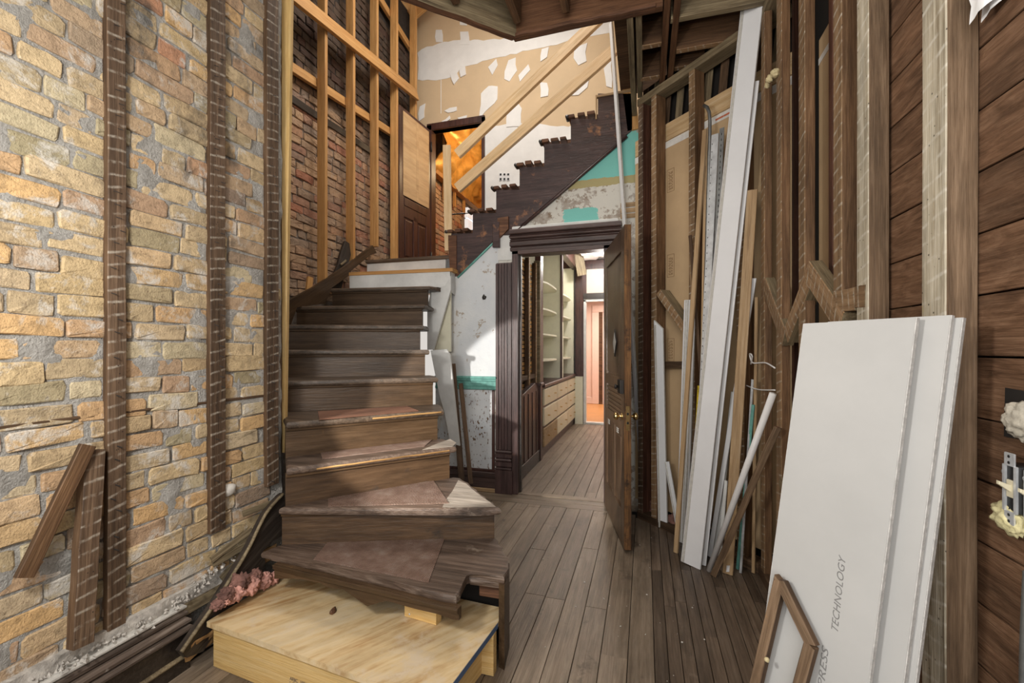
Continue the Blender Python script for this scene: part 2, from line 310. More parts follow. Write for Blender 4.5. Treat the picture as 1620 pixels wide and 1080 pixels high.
# ------------------------------------------------------------------ object helpers
WM = {}
def place(o, parent=None, mat=None):
    mat = mat or Matrix()
    C.objects.link(o)
    WM[o.name] = mat
    if parent is not None:
        o.parent = parent; o.matrix_basis = WM[parent.name].inverted() @ mat
    else: o.matrix_basis = mat
    return o
def tag(o, label=None, cat=None, group=None, kind=None):
    for k, v in (('label', label), ('category', cat), ('group', group), ('kind', kind)):
        if v: o[k] = v
    return o
def thing(name, loc, label=None, cat=None, group=None, kind=None):
    o = bpy.data.objects.new(name, None); o.empty_display_size = 0.05
    place(o, None, Matrix.Translation(V(loc)))
    return tag(o, label, cat, group, kind)
def mats_on(me, ms):
    for m in (ms if isinstance(ms, (list, tuple)) else [ms]): me.materials.append(M[m] if isinstance(m, str) else m)
def mesh(name, vs, fs, ms, parent=None, mat=None, fmat=None, smooth=False):
    me = bpy.data.meshes.new(name); me.from_pydata([tuple(v) for v in vs], [], fs); mats_on(me, ms)
    if fmat: me.polygons.foreach_set('material_index', fmat)
    if smooth: me.polygons.foreach_set('use_smooth', [True] * len(me.polygons))
    me.update()
    return place(bpy.data.objects.new(name, me), parent, mat)
def frame(A, B, face):
    A, B, face = V(A), V(B), V(face)
    x = (B - A).normalized(); z = (face - x * face.dot(x)).normalized(); y = z.cross(x)
    m = Matrix((x, y, z)).transposed().to_4x4(); m.translation = A
    return m, (B - A).length
def board(name, A, B, wd, th, face, ms, parent=None, jit=0.0, seg=1, ch=0.0025, ends=(0, 0), taper=1.0):
    """A to B: the centre line of the front face; local X runs along it, local Z towards `face`."""
    m, L = frame(A, B, face)
    c = min(ch, th * 0.3, wd * 0.3); h = wd / 2
    prof = [(-h, -c), (-h + c, 0), (h - c, 0), (h, -c), (h, -th + c), (h - c, -th), (-h + c, -th), (-h, -th + c)]
    vs, fs, fm = [], [], []
    for i in range(seg + 1):
        jy, jz = random.uniform(-jit, jit), random.uniform(-jit, jit) * 0.5
        k = 1 + (taper - 1) * i / seg; jw = 1 + random.uniform(-jit, jit) * 3
        for y, z in prof:
            x = L * i / seg
            if i == 0: x += ends[0] * y
            if i == seg: x += ends[1] * y
            vs.append((x, y * k * jw + jy, z + jz))
    for i in range(seg):
        for j in range(8):
            a, b = i * 8 + j, i * 8 + (j + 1) % 8
            fs.append((a, b, b + 8, a + 8)); fm.append(1 if j in (0, 1, 2) else 0)
    fs.append(tuple(range(7, -1, -1))); fm.append(0)
    fs.append(tuple(range(seg * 8, seg * 8 + 8))); fm.append(0)
    fs = [tuple(reversed(f)) for f in fs]
    if not isinstance(ms, (list, tuple)): ms = [ms]
    if len(ms) == 1: fm = None
    return mesh(name, vs, fs, ms, parent, m, fm)
def prism(name, pts, vec, ms, parent=None, bevel=0.0, seg=1, origin=None, smooth=False):
    """A planar outline pushed along vec; a local frame at its first point, X along its first edge."""
    pts = [V(p) for p in pts]; vec = V(vec)
    nrm = V((0, 0, 0))
    for i, p in enumerate(pts):
        q = pts[(i + 1) % len(pts)]; nrm += p.cross(q)
    if nrm.dot(vec) > 0: pts.reverse()
    x = (pts[1] - pts[0]).normalized() if origin is None else V(origin).normalized()
    z = -vec.normalized(); x = (x - z * x.dot(z)).normalized(); y = z.cross(x)
    m = Matrix((x, y, z)).transposed().to_4x4(); m.translation = pts[0]; mi = m.inverted()
    bm = bmesh.new(); n = len(pts)
    a = [bm.verts.new(mi @ p) for p in pts]; b = [bm.verts.new(mi @ (p + vec)) for p in pts]
    bm.faces.new(a); bm.faces.new(b[::-1])
    for i in range(n):
        j = (i + 1) % n; bm.faces.new((a[j], a[i], b[i], b[j]))
    if bevel:
        es = [e for e in bm.edges if not (e.verts[0] in a and e.verts[1] in b or e.verts[0] in b and e.verts[1] in a)]
        bmesh.ops.bevel(bm, geom=es, offset=bevel, segments=seg, affect='EDGES', profile=0.5)
    bmesh.ops.recalc_face_normals(bm, faces=bm.faces)
    me = bpy.data.meshes.new(name); bm.to_mesh(me); bm.free(); mats_on(me, ms)
    if smooth: me.polygons.foreach_set('use_smooth', [True] * len(me.polygons))
    return place(bpy.data.objects.new(name, me), parent, m)
def box(name, lo, hi, ms, parent=None, bevel=0.0):
    (x0, y0, z0), (x1, y1, z1) = lo, hi
    return prism(name, [(x0, y0, z1), (x1, y0, z1), (x1, y1, z1), (x0, y1, z1)], (0, 0, z0 - z1), ms, parent, bevel)
def smooth(pts, n=6):
    pts = [V(p) for p in pts]; q = []
    for i in range(len(pts) - 1):
        a, b, c, d = pts[max(i - 1, 0)], pts[i], pts[i + 1], pts[min(i + 2, len(pts) - 1)]
        for k in range(n):
            t = k / n; q.append(0.5 * (2 * b + (c - a) * t + (2 * a - 5 * b + 4 * c - d) * t * t + (3 * b - a - 3 * c + d) * t ** 3))
    return q + [pts[-1]]
def tube(name, pts, r, ms, parent=None, sides=10, cap=True):
    pts = [V(p) for p in pts]; vs, fs = [], []
    up = V((0.123, 0.31, 0.94))
    for i, p in enumerate(pts):
        d = (pts[min(i + 1, len(pts) - 1)] - pts[max(i - 1, 0)]).normalized()
        x = d.cross(up).normalized(); y = d.cross(x)
        rr = r[i] if isinstance(r, (list, tuple)) else r
        for k in range(sides):
            a = 2 * math.pi * k / sides; vs.append(p + x * math.cos(a) * rr + y * math.sin(a) * rr)
    for i in range(len(pts) - 1):
        for k in range(sides):
            a, b = i * sides + k, i * sides + (k + 1) % sides
            fs.append((a, b, b + sides, a + sides))
    if cap: fs += [tuple(range(sides - 1, -1, -1)), tuple(range((len(pts) - 1) * sides, len(pts) * sides))]
    o = V(pts[0]); m = Matrix.Translation(o)
    return mesh(name, [v - o for v in vs], fs, ms, parent, m, smooth=True)
def lathe(name, base, axis, prof, ms, parent=None, sides=16):
    base, axis = V(base), V(axis).normalized()
    return tube(name, [base + axis * h for h, r in prof], [max(r, 1e-4) for h, r in prof], ms, parent, sides)
def blob(name, loc, size, ms, parent=None, sub=3, rough=0.35, freq=2.2, rot=0.0, seed=0):
    bm = bmesh.new(); bmesh.ops.create_icosphere(bm, subdivisions=sub, radius=1)
    for v in bm.verts:
        n = v.co.normalized()
        k = 1 + rough * mnoise.noise(n * freq + V((seed, 3.1, 0))) + rough * 0.5 * mnoise.noise(n * freq * 3 + V((0, seed, 5)))
        v.co = V((n.x * size[0], n.y * size[1], n.z * size[2])) * k
    me = bpy.data.meshes.new(name); bm.to_mesh(me); bm.free(); mats_on(me, ms)
    me.polygons.foreach_set('use_smooth', [True] * len(me.polygons))
    return place(bpy.data.objects.new(name, me), parent, Matrix.Translation(V(loc)) @ Matrix.Rotation(rot, 4, 'Z'))
def text(name, body, size, m, ms, parent=None, shear=0.0, align='LEFT'):
    cu = bpy.data.curves.new(name, 'FONT'); cu.body = body; cu.size = size; cu.extrude = 0.0002; cu.shear = shear; cu.align_x = align
    cu.resolution_u = 3
    ob = bpy.data.objects.new(name, cu); C.objects.link(ob)
    me = bpy.data.meshes.new_from_object(ob); bpy.data.objects.remove(ob); me.name = name
    me.materials.clear(); mats_on(me, ms)
    return place(bpy.data.objects.new(name, me), parent, m)
def slabs(name, quads, ms, parent=None):
    """Many thin boxes in one mesh: each (centre, half-axes a, b, c)."""
    vs, fs = [], []
    for c, a, b, d in quads:
        k = len(vs); c, a, b, d = V(c), V(a), V(b), V(d)
        for sx, sy, sz in ((-1, -1, -1), (1, -1, -1), (1, 1, -1), (-1, 1, -1), (-1, -1, 1), (1, -1, 1), (1, 1, 1), (-1, 1, 1)):
            vs.append(c + a * sx + b * sy + d * sz)
        fs += [tuple(k + i for i in f) for f in ((0, 3, 2, 1), (4, 5, 6, 7), (0, 1, 5, 4), (1, 2, 6, 5), (2, 3, 7, 6), (3, 0, 4, 7))]
    return mesh(name, vs, fs, ms, parent)

# ------------------------------------------------------------------ bricks
def brick_shape():
    j = lambda s: random.uniform(-s, s)
    n = 12; out = []; lean = j(0.03)
    c = lambda: random.uniform(0.015, 0.06)
    d = lambda: random.choice((0.06, 0.10, 0.16, 0.26)) * random.uniform(0.7, 1.2)
    for sx, sy in ((-1, -1), (1, -1), (1, 1), (-1, 1)):
        p = [(sx * (0.5 - c()), sy * 0.5), (sx * 0.5, sy * (0.5 - d()))]
        if sx * sy > 0: p.reverse()
        out += p[::-1] if sx * sy < 0 else p[::-1]
        if sx == -1 and sy == -1 or sx == 1 and sy == 1:
            for f in (-0.17, 0.17): out.append((f * -sy * 1.0 + j(0.06), sy * 0.5))
    cx = lambda q: math.atan2(q[1], q[0])
    out.sort(key=cx)
    out = [(x + j(0.012), max(-0.54, min(0.54, y + j(0.045) + lean * x))) for x, y in out]
    vs = [(x, y, 0.0) for x, y in out] + [(x, y, 0.75 + j(0.12)) for x, y in out]
    vs += [(x * 0.95, y * 0.88, 1.0 + j(0.2)) for x, y in out] + [(j(.1), j(.1), 1.05 + j(0.1))]
    fs = []
    cc = sum(out[i][0] * out[(i + 1) % n][1] - out[(i + 1) % n][0] * out[i][1] for i in range(n))
    for r in (0, n):
        for i in range(n): fs.append((r + i, r + (i + 1) % n, r + n + (i + 1) % n, r + n + i))
    for i in range(n): fs.append((2 * n + i, 2 * n + (i + 1) % n, 3 * n))
    if cc < 0: fs = [tuple(reversed(f)) for f in fs]
    return vs, fs
SHAPES = [brick_shape() for _ in range(14)]
def brick_meshes(mat):
    r = []
    for vs, fs in SHAPES:
        me = bpy.data.meshes.new('brick'); me.from_pydata(vs, [], fs); mats_on(me, mat); r.append(me)
    return r
def lay(x, y0, y1, z0, z1, pitch, headers=0.25):
    """Course by course on the plane X = x facing +X: (centre y, centre z, length, height)."""
    z = z0; k = 0
    while z < z1:
        y = y0 - random.uniform(0, 0.2)
        while y < y1:
            L = random.choice((0.095, 0.11)) if random.random() < headers else random.uniform(0.185, 0.225)
            hh = pitch * random.uniform(0.80, 0.99)
            if y + L > y0 and y + L < y1 + 0.02: yield (y + L / 2, z + random.uniform(-0.006, 0.006), L, hh)
            y += L + random.uniform(0.006, 0.017)
        z += pitch; k += 1
def brick_matrix(x, y, z, L, hh, depth):
    m = Matrix(((0, 0, 1), (1, 0, 0), (0, 1, 0))).to_4x4(); m.translation = (x, y, z)
    return m @ Matrix.Rotation(random.uniform(-0.035, 0.035), 4, 'Z') @ Matrix.Diagonal((L, hh, depth, 1))

def bumpy(name, x, y0, y1, z0, z1, step, amp, ms, kind=None, parent=None):
    ny, nz = max(2, int((y1 - y0) / step)), max(2, int((z1 - z0) / step)); vs, fs = [], []
    for i in range(nz + 1):
        for k in range(ny + 1):
            y, z = y0 + (y1 - y0) * k / ny, z0 + (z1 - z0) * i / nz
            vs.append((x + amp * mnoise.fractal(V((y * 9, z * 9, x)), 1.0, 2.0, 3), y, z))
    for i in range(nz):
        for k in range(ny):
            a = i * (ny + 1) + k; fs.append((a, a + 1, a + ny + 2, a + ny + 1))
    nv = len(vs)
    for i in (0, nz):
        for k in (0, ny): vs.append((x - 0.12, y0 if k == 0 else y1, z0 if i == 0 else z1))
    a, b, c, d = nv, nv + 1, nv + 2, nv + 3
    fs += [(a, c, d, b)]
    fs.append(tuple([a, b] + [ny - k for k in range(ny + 1)]))
    fs.append(tuple([d, c] + [nz * (ny + 1) + k for k in range(ny + 1)]))
    fs.append(tuple([c, a] + [i * (ny + 1) for i in range(nz + 1)]))
    fs.append(tuple([b, d] + [(nz - i) * (ny + 1) + ny for i in range(nz + 1)]))
    return tag(mesh(name, vs, fs, ms, parent, smooth=False), kind=kind)

# ================================================================== STRUCTURE
XL = -1.90
wl = bumpy('wall_left', XL, -0.6, 1.95, -0.02, 3.6, 0.022, 0.012, 'mortar', 'structure')
bms = brick_meshes('brick')
for y, z, L, hh in lay(XL, 0.50, 1.93, 0.31, 3.1, 0.073, 0.24):
    if not seen((XL, y, z), 230): continue
    b = bpy.data.objects.new('brick', random.choice(bms))
    place(b, wl, brick_matrix(XL - 0.004, y, z, L, hh, random.uniform(0.006, 0.016)))
def furring(name, u0, v0, u1, v1, u2, v2, wd, x=XL + 0.03, parent=wl, ms=('strip', 'strip_m'), th=0.028):
    return board(name, at_x(u0, v0, x), at_x(u1, v1, x), wd, th, (1, 0, 0), ms, parent, 0.0015, 8)
yz = lambda y, z, x=XL + 0.032: (x, y, z)
board('furring_strip', yz(1.148, 0.305), yz(1.148, 3.3), 0.060, 0.03, (1, 0, 0), ('strip', 'strip_m'), wl, 0.0015, 14)
board('furring_strip', yz(1.553, 0.50), yz(1.553, 3.3), 0.075, 0.03, (1, 0, 0), ('strip', 'strip_m'), wl, 0.0015, 14)
board('furring_strip', yz(1.865, 0.62), yz(1.865, 3.3), 0.075, 0.03, (1, 0, 0), ('strip', 'strip_m'), wl, 0.0015, 14)
board('lath_strip', yz(0.35, 1.092, XL + 0.008), yz(1.9, 1.092, XL + 0.008), 0.012, 0.02, (1, 0, 0), 'strip', wl, 0.002, 10)
# yellow stud on the wall's corner, cut off above the floor
board('stud', at_y(441, 716, 1.99), at_y(452, -60, 1.99), 0.062, 0.04, (0.45, -1, 0), ('pine_y', 'pine_y'), wl, 0.0008, 4)
board('stud', (XL - 0.03, 1.985, 0.0), (XL - 0.03, 1.985, 3.6), 0.09, 0.035, (0.9, 0.6, 0), 'strip', wl)

# stairwell's far left wall
XF = -3.06
wf = bumpy('wall_left_stairwell', XF, 1.96, 5.62, -0.02, 5.9, 0.05, 0.008, 'mortar_far', 'structure')
far = [b for b in lay(XF, 3.02, 5.40, 1.85, 5.35, 0.078, 0.35) if seen((XF, b[0], b[1]), 10)]
far.sort(key=lambda b: V((XF, b[0], b[1] - H)).length)
bms = brick_meshes('brick_far')
for y, z, L, hh in far[:298]:
    b = bpy.data.objects.new('brick', random.choice(bms))
    place(b, wf, brick_matrix(XF - 0.004, y, z, L, hh, random.uniform(0.01, 0.024)))
def brick_heap(name, items, x, mat, parent):
    vs, fs = [], []
    for y, z, L, hh in items:
        m = brick_matrix(x, y, z, L, hh, random.uniform(0.01, 0.022)); sv, sf = random.choice(SHAPES); k = len(vs)
        vs += [m @ V(v) for v in sv]; fs += [tuple(i + k for i in f) for f in sf]
    return tag(mesh(name, vs, fs, mat, parent), kind='stuff')
if len(far) > 298: brick_heap('distant_bricks', far[298:], XF - 0.004, 'brick_far_s', wf)
XS = -2.88
for y in (3.48, 3.90, 4.32, 4.735, 5.20):
    zb = 1.62 + (y - 3.0) * 0.66 if y < 4.4 else 2.28
    board('stud', (XS - 0.045, y, zb), (XS - 0.045, y, 5.9), 0.09, 0.038, (0, -1, 0), 'pine', wf)
a, b = at_x(480, 2, XS + 0.04), at_x(661, 150, XS + 0.04)
board('brace', a + (a - b) * 0.25, b, 0.14, 0.038, (1, 0, 0.2), 'pine', wf)
a, b = at_x(592, -20, XS - 0.10), at_x(655, 82, XS - 0.10)
board('brace', a + (a - b) * 0.3, b, 0.10, 0.038, (1, 0, 0.1), 'pine', wf)
a, b = at_x(458, 102, XS - 0.10), at_x(640, 222, XS - 0.10)
board('brace', a, b, 0.09, 0.038, (1, 0, 0.1), 'pine', wf)
board('brace', at_y(634, -10, 5.3), at_y(656, 24, 5.3), 0.11, 0.038, (0, -1, 0), 'pine', wf)
board('brace', at_y(650, 26, 5.25), at_y(690, -8, 5.25), 0.11, 0.038, (0, -1, 0), 'pine', wf)
a, b = at_x(457, 152, XF + 0.03), at_x(510, 188, XF + 0.03)
board('timber', a, at_x(590, 240, XF + 0.03), 0.07, 0.05, (1, 0, 0), 'black_w', wf, 0.003, 6)

# back wall of the stairwell (tan drywall) with its doorway
YB = 5.5
wb = prism('wall_back', [(-3.1, YB, 2.2), (-2.80, YB, 2.2), (-2.80, YB, 4.33), (-2.05, YB, 4.33), (-2.05, YB, 2.2), (-1.76, YB, 2.2), (-1.76, YB, 3.06), (0.9, YB, 3.06), (0.9, YB, 6.0), (-3.1, YB, 6.0)], (0, 0.09, 0), 'tan')
tag(wb, kind='structure')
NP = [0]
def patch(px, th=0.002, parent=wb, y=YB - 0.0005, ms='mud'):
    NP[0] += 1; th += 0.0005 * NP[0]
    pts = [at_y(u, v, y) for u, v in px]; q = []
    for i, p in enumerate(pts):
        n = pts[(i + 1) % len(pts)]; L = (n - p).length; k = max(1, int(L / 0.07))
        for j in range(k):
            r = p.lerp(n, j / k)
            if j or 1: r = r + V((random.uniform(-.012, .012), 0, random.uniform(-.012, .012)))
            q.append(r)
    return prism('mud_patch', q, (0, -th, 0), ms, parent)
patch([(661, 84), (668, 77), (702, 66), (790, 62), (812, 58), (900, 38), (966, 32), (966, 52), (930, 58), (880, 70), (800, 88), (762, 98), (730, 106), (718, 122), (690, 128), (661, 126)])
patch([(765, 205), (800, 196), (826, 195), (900, 200), (935, 190), (935, 212), (968, 208), (968, 320), (700, 340), (764, 335)], 0.0025)
for px in ([(727, 28), (740, 30), (738, 42), (728, 40)], [(689, 48), (700, 46), (700, 66), (690, 68)], [(728, 50), (741, 49), (742, 70), (728, 72)], [(771, 108), (786, 94), (789, 104), (778, 118)],
           [(804, 95), (816, 90), (817, 112), (806, 128), (797, 124)], [(820, 120), (837, 102), (840, 112), (822, 130)], [(760, 150), (772, 136), (788, 138), (788, 158), (768, 176), (758, 190), (762, 165)],
           [(702, 175), (722, 168), (724, 174), (708, 179)], [(724, 186), (740, 181), (738, 188), (726, 190)], [(664, 168), (673, 164), (672, 186), (662, 192)], [(698, 192), (712, 184), (714, 187), (704, 194)],
           [(855, 130), (867, 130), (868, 152), (854, 154)], [(908, 75), (928, 70), (927, 96), (916, 104), (908, 92)], [(900, 150), (915, 130), (934, 116), (928, 140), (915, 150)], [(955, 110), (966, 95), (968, 138), (958, 136)],
           [(802, 168), (815, 160), (826, 172), (824, 200), (802, 200)], [(856, 80), (868, 76), (866, 92), (856, 98)], [(712, 118), (722, 114), (726, 124), (718, 134)], [(727, 106), (737, 104), (738, 118), (728, 124)]):
    patch(px)
slabs('drywall_seam', [((-2.66, YB - 0.001, 4.8), (0.004, 0, 0), (0, 0.001, 0), (0, 0, 0.25))], 'mud', wb)
tr = tag(thing('trim_1', (-2.4, YB, 2.28)), kind='structure')
for x0, x1, z0, z1 in ((-2.86, -2.79, 2.28, 4.40), (-2.06, -2.02, 2.28, 4.40), (-2.86, -2.02, 4.33, 4.42)):
    box('casing', (x0, YB - 0.03, z0), (x1, YB + 0.10, z1), 'mahog', tr, 0.004)
# room behind that doorway
bk = bumpy('wall_left_back_room', XF - 0.02, 5.63, 8.44, 2.2, 5.6, 0.08, 0.006, 'mortar_bk', 'structure')
brick_heap('back_room_bricks', list(lay(XF - 0.02, 5.66, 7.28, 2.3, 3.9, 0.078, 0.35)), XF - 0.024, 'brick_back', bk)
def crumple(name, P, a, b, nu, nv, amp, ms, parent=None, kind=None, freq=5):
    P, a, b = V(P), V(a), V(b); n = a.cross(b).normalized(); vs, fs = [], []
    for i in range(nv + 1):
        for k in range(nu + 1):
            s, t = k / nu, i / nv; p = P + a * s + b * t
            d = mnoise.fractal(V((s * freq, t * freq * 0.6, P.x)), 1.0, 2.0, 4)
            vs.append(p + n * amp * (1 - abs(d) * 2))
    for i in range(nv):
        for k in range(nu):
            q = i * (nu + 1) + k; fs.append((q, q + 1, q + nu + 2, q + nu + 1))
    m = len(vs); vs += [v - n * 0.02 for v in vs]
    fs += [tuple(reversed([x + m for x in f])) for f in fs]
    o = mesh(name, vs, fs, ms, parent, smooth=True); return tag(o, kind=kind)
ins = tag(thing('ceiling_back_room', (-2.3, 7.0, 4.6)), kind='structure')
crumple('foil_facing', (-3.05, 5.9, 4.0), (0, 2.6, 0), (0.5, 0, 1.1), 36, 20, 0.13, 'foil', ins)
crumple('foil_facing', (-2.95, 8.4, 3.35), (1.15, 0, 0), (0, -0.2, 2.0), 26, 16, 0.07, 'foil', ins)
crumple('foil_facing', (-3.1, 8.4, 5.0), (1.3, 0, 0), (0, -2.75, 0.15), 22, 22, 0.07, 'foil', ins)
box('ledger', (XF + 0.0, 5.7, 3.95), (XF + 0.1, 8.3, 4.02), 'pine', ins)
for y in (5.95, 6.35, 6.75, 7.15): box('stud', (XF + 0.01, y, 3.7), (XF + 0.05, y + 0.04, 4.9), 'pine', ins)
w3 = tag(box('wall_back_room', (-3.1, 8.45, 2.2), (-1.76, 8.55, 5.4), 'brick_back'), kind='structure')
win = tag(thing('window_1', (XF + 0.03, 7.8, 3.4)), kind='structure')
for i in range(4):
    for k in range(3):
        y0, z0 = 7.32 + i * 0.20, 3.28 + k * 0.20
        box('glass_block', (XF - 0.02, y0, z0), (XF + 0.05, y0 + 0.19, z0 + 0.19), 'day', win, 0.012)
box('window_sill', (XF - 0.02, 7.28, 3.22), (XF + 0.09, 8.2, 3.275), 'pine', win, 0.004)
box('floor_back_room', (-3.1, 5.60, 2.15), (-1.76, 8.44, 2.26), 'oak')['kind'] = 'structure'
box('wall_right_back_room', (-1.80, 5.6, 2.26), (-1.76, 8.44, 5.4), 'pine_l')['kind'] = 'structure'

# the wall with the hall doorway
YD = 3.93
wm = tag(prism('wall_middle', [(-1.96, YD, -0.02), (-1.13, YD, -0.02), (-1.13, YD, 2.215), (-0.33, YD, 2.215), (-0.33, YD, -0.02), (-0.02, YD, -0.02), (-0.02, YD, 3.25), (-0.15, YD, 3.25), (-1.20, YD, 2.46), (-1.96, YD, 1.92)], (0, 0.09, 0), 'overdoor'), kind='structure')
prism('plaster_panel', [(-1.955, YD, 1.08), (-1.31, YD, 1.08), (-1.31, YD, 2.37), (-1.72, YD, 2.05), (-1.955, YD, 1.9)], (0, -0.008, 0), 'plaster', wm)
prism('plaster_panel', [(-1.955, YD, 0.20), (-1.37, YD, 0.20), (-1.37, YD, 0.95), (-1.955, YD, 0.95)], (0, -0.008, 0), 'plaster', wm)
prism('plaster_panel', [at_y(u, v, YD) for u, v in ((788, 412), (788, 380), (800, 368), (812, 368), (812, 411))], (0, -0.012, 0), 'white_s', wm)
t2 = tag(thing('trim_2', (-1.6, YD, 0)), kind='structure')
for z0, z1, d in ((0.955, 0.985, 0.02), (0.985, 1.035, 0.012), (1.035, 1.055, 0.026), (1.055, 1.08, 0.034)):
    box('chair_rail', (-1.95, YD - d - 0.008, z0), (-1.315, YD, z1), 'teal', t2, 0.004)
box('panel_mould', (-1.95, YD - 0.02, 0.185), (-1.32, YD, 0.21), 'mahog', t2, 0.004)
box('panel_mould', (-1.37, YD - 0.02, 0.21), (-1.345, YD, 0.95), 'mahog', t2, 0.004)
bb = tag(thing('baseboard_back', (-1.6, YD, 0)), kind='structure')
box('base_board', (-1.95, YD - 0.022, 0.0), (-1.32, YD, 0.13), 'casing_h', bb, 0.004)
box('base_cap', (-1.95, YD - 0.035, 0.13), (-1.32, YD, 0.185), 'casing_h', bb, 0.008)
box('shoe_mould', (-1.95, YD - 0.045, 0.0), (-1.32, YD - 0.02, 0.035), 'raw', bb, 0.006)
# fluted door casing
t3 = tag(thing('trim_3', (-1.22, YD, 0)), kind='structure')
cx0, cx1 = -1.325, -1.17
box('plinth_block', (cx0 - 0.005, YD - 0.05, 0), (cx1 + 0.005, YD, 0.22), 'casing', t3, 0.004)
for z0, z1, d in ((0.22, 0.245, 0.062), (0.245, 0.30, 0.05), (0.30, 0.325, 0.066), (0.325, 0.375, 0.052), (0.375, 0.40, 0.06)):
    box('plinth_bead', (cx0 - 0.003, YD - d, z0), (cx1 + 0.003, YD, z1), 'casing', t3, 0.010)
box('casing_back', (cx0, YD - 0.022, 0.40), (cx1, YD, 2.135), 'casing', t3)
for k, (x, wd, d) in enumerate(((cx0 + 0.012, 0.024, 0.042), (cx0 + 0.042, 0.022, 0.036), (cx0 + 0.070, 0.022, 0.040), (cx0 + 0.098, 0.022, 0.036), (cx0 + 0.134, 0.034, 0.044))):
    box('flute', (x - wd / 2, YD - d, 0.40), (x + wd / 2, YD - 0.02, 2.13), 'casing', t3, 0.007)
box('door_jamb', (-1.17, YD - 0.03, 0), (-1.115, YD + 0.12, 2.24), 'casing', t3, 0.005)
box('door_stop', (-1.118, YD + 0.03, 0), (-1.10, YD + 0.07, 2.215), 'black_w', t3)
box('door_jamb', (-0.34, YD - 0.03, 0), (-0.29, YD + 0.12, 2.24), 'casing', t3, 0.005)
box('casing_back', (-0.29, YD - 0.03, 0), (-0.15, YD, 2.20), 'casing', t3, 0.004)
box('door_jamb', (-1.17, YD - 0.03, 2.205), (-0.29, YD + 0.12, 2.25), 'casing_h', t3, 0.004)
for z0, z1, d in ((2.235, 2.275, 0.030), (2.275, 2.325, 0.045), (2.325, 2.345, 0.036), (2.345, 2.37, 0.055), (2.37, 2.385, 0.045), (2.385, 2.43, 0.066)):
    box('head_casing', (-1.19, YD - d, z0), (-0.19, YD, z1), 'casing_h', t3, 0.008)
box('plaster_ledge', (-1.17, YD - 0.03, 2.43), (-0.22, YD, 2.462), 'white_s', wm, 0.006)
for k in range(3):
    z = 2.46 + k * 0.048
    box('lath', (-0.20, YD - 0.012, z), (-0.03, YD, z + 0.036), 'raw', wm)
box('corner_post', (-1.99, YD - 0.06, 1.38), (-1.915, YD, 1.96), 'rubble', wm, 0.012)
blob('plaster_knob', (-1.93, YD - 0.06, 1.46), (0.035, 0.03, 0.055), 'rubble', wm, 2, 0.4)
blob('plaster_damage', at_y(766, 470, YD - 0.012), (0.020, 0.012, 0.024), 'iron', wm, 2, 0.5, seed=3)

# right-hand walls: plan corner at (0.65, 2.93)
SD = 3.58
wd_ = tag(thing('wall_diagonal', (0.3, 3.28, 0)), kind='structure')
dn = V((-1, -1, 0)).normalized(); dt = V((1, -1, 0)).normalized()
def ds(u, s=SD): p = at_s(u, 553, s); return V((p.x, p.y, 0))
Z = lambda p, z: V((p.x, p.y, z))
for u, m in ((1013, ('stud_d', 'strip_m')), (1034, ('stud', 'stud_m')), (1094, ('stud', 'stud_m')), (1171, ('stud', 'stud_m'))):
    p = ds(u); board('stud', Z(p, 0.05), Z(p, 3.25), 0.05, 0.10, dn, m, wd_, 0.001, 8)
pa, pb = ds(1008), ds(1240)
board('top_plate', Z(pa, 3.28), Z(pb, 3.28), 0.055, 0.11, dn, ('grey_beam', 'grey_beam'), wd_, 0.001, 5)
board('bottom_plate', Z(pa, 0.03), Z(pb, 0.03), 0.06, 0.10, dn, ('strip', 'strip'), wd_, 0.001, 5)
SB = SD + 0.155
qa, qb = ds(1005, SB), ds(1262, SB)
prism('drywall_back', [Z(qa, 0.1), Z(qb, 0.1), Z(qb, 2.92), Z(qa, 2.92)], -dn * 0.013, 'tan_back', wd_)
prism('print_tape', [Z(qa, 2.865) + dn * 0.001, Z(qb, 2.865) + dn * 0.001, Z(qb, 2.915) + dn * 0.001, Z(qa, 2.915) + dn * 0.001], dn * 0.001, 'tape', wd_)
for u in (1132, 1145, 1157):
    p = ds(u, SB - 0.005); prism('tape_print', [Z(p, 2.88), Z(p + dt * 0.06, 2.88), Z(p + dt * 0.06, 2.892), Z(p, 2.892)], dn * 0.0008, 'ink_r', wd_)
board('back_plate', Z(qa, 2.99), Z(qb, 2.99), 0.13, 0.04, dn, 'pine_l', wd_)
prism('shade_backing', [Z(qa, 0.0) - dn * 0.09, Z(qb, 0.0) - dn * 0.09, Z(qb, 3.5) - dn * 0.09, Z(qa, 3.5) - dn * 0.09], -dn * 0.02, 'void', wd_)  # black sheet standing in for shade in the cavity
for k in range(11):
    p = qa + (qb - qa) * ((k + 0.3) / 10.5) - dn * 0.03
    board('slat', Z(p, 3.0), Z(p + dt * 0.05, 3.45), 0.06, 0.012, dn, 'grey_beam' if k % 2 else 'strip', wd_)
for v in (285, 420, 553):                         # faint maker's stamps, frame and rows of print
    c = at_s(1061, v, SB - 0.003); q = []
    hw, hh = 0.032, 0.085
    for sx in (-1, 1): q.append((c + dt * hw * sx, dt * 0.0012, V((0, 0, hh)), dn * 0.0006))
    for sz in (-1, 1): q.append((c + V((0, 0, hh * sz)), dt * hw, V((0, 0, 0.0012)), dn * 0.0006))
    for r in (-0.016, -0.006, 0.006, 0.016):
        z = -0.07
        while z < 0.06:
            L = random.uniform(0.006, 0.02); q.append((c + dt * r + V((0, 0, z + L / 2)), dt * 0.0024, V((0, 0, L / 2)), dn * 0.0006)); z += L + 0.008
    slabs('ink_stamp', q, 'ink_s', wd_)
board('block', at_s(1041, 462, SD), at_s(1086, 526, SD), 0.055, 0.10, dn, ('grey_beam', 'stud_m'), wd_)
board('block', at_s(1050, 577, SD + .05), at_s(1090, 577, SD + .05), 0.05, 0.05, dn, 'strip', wd_)

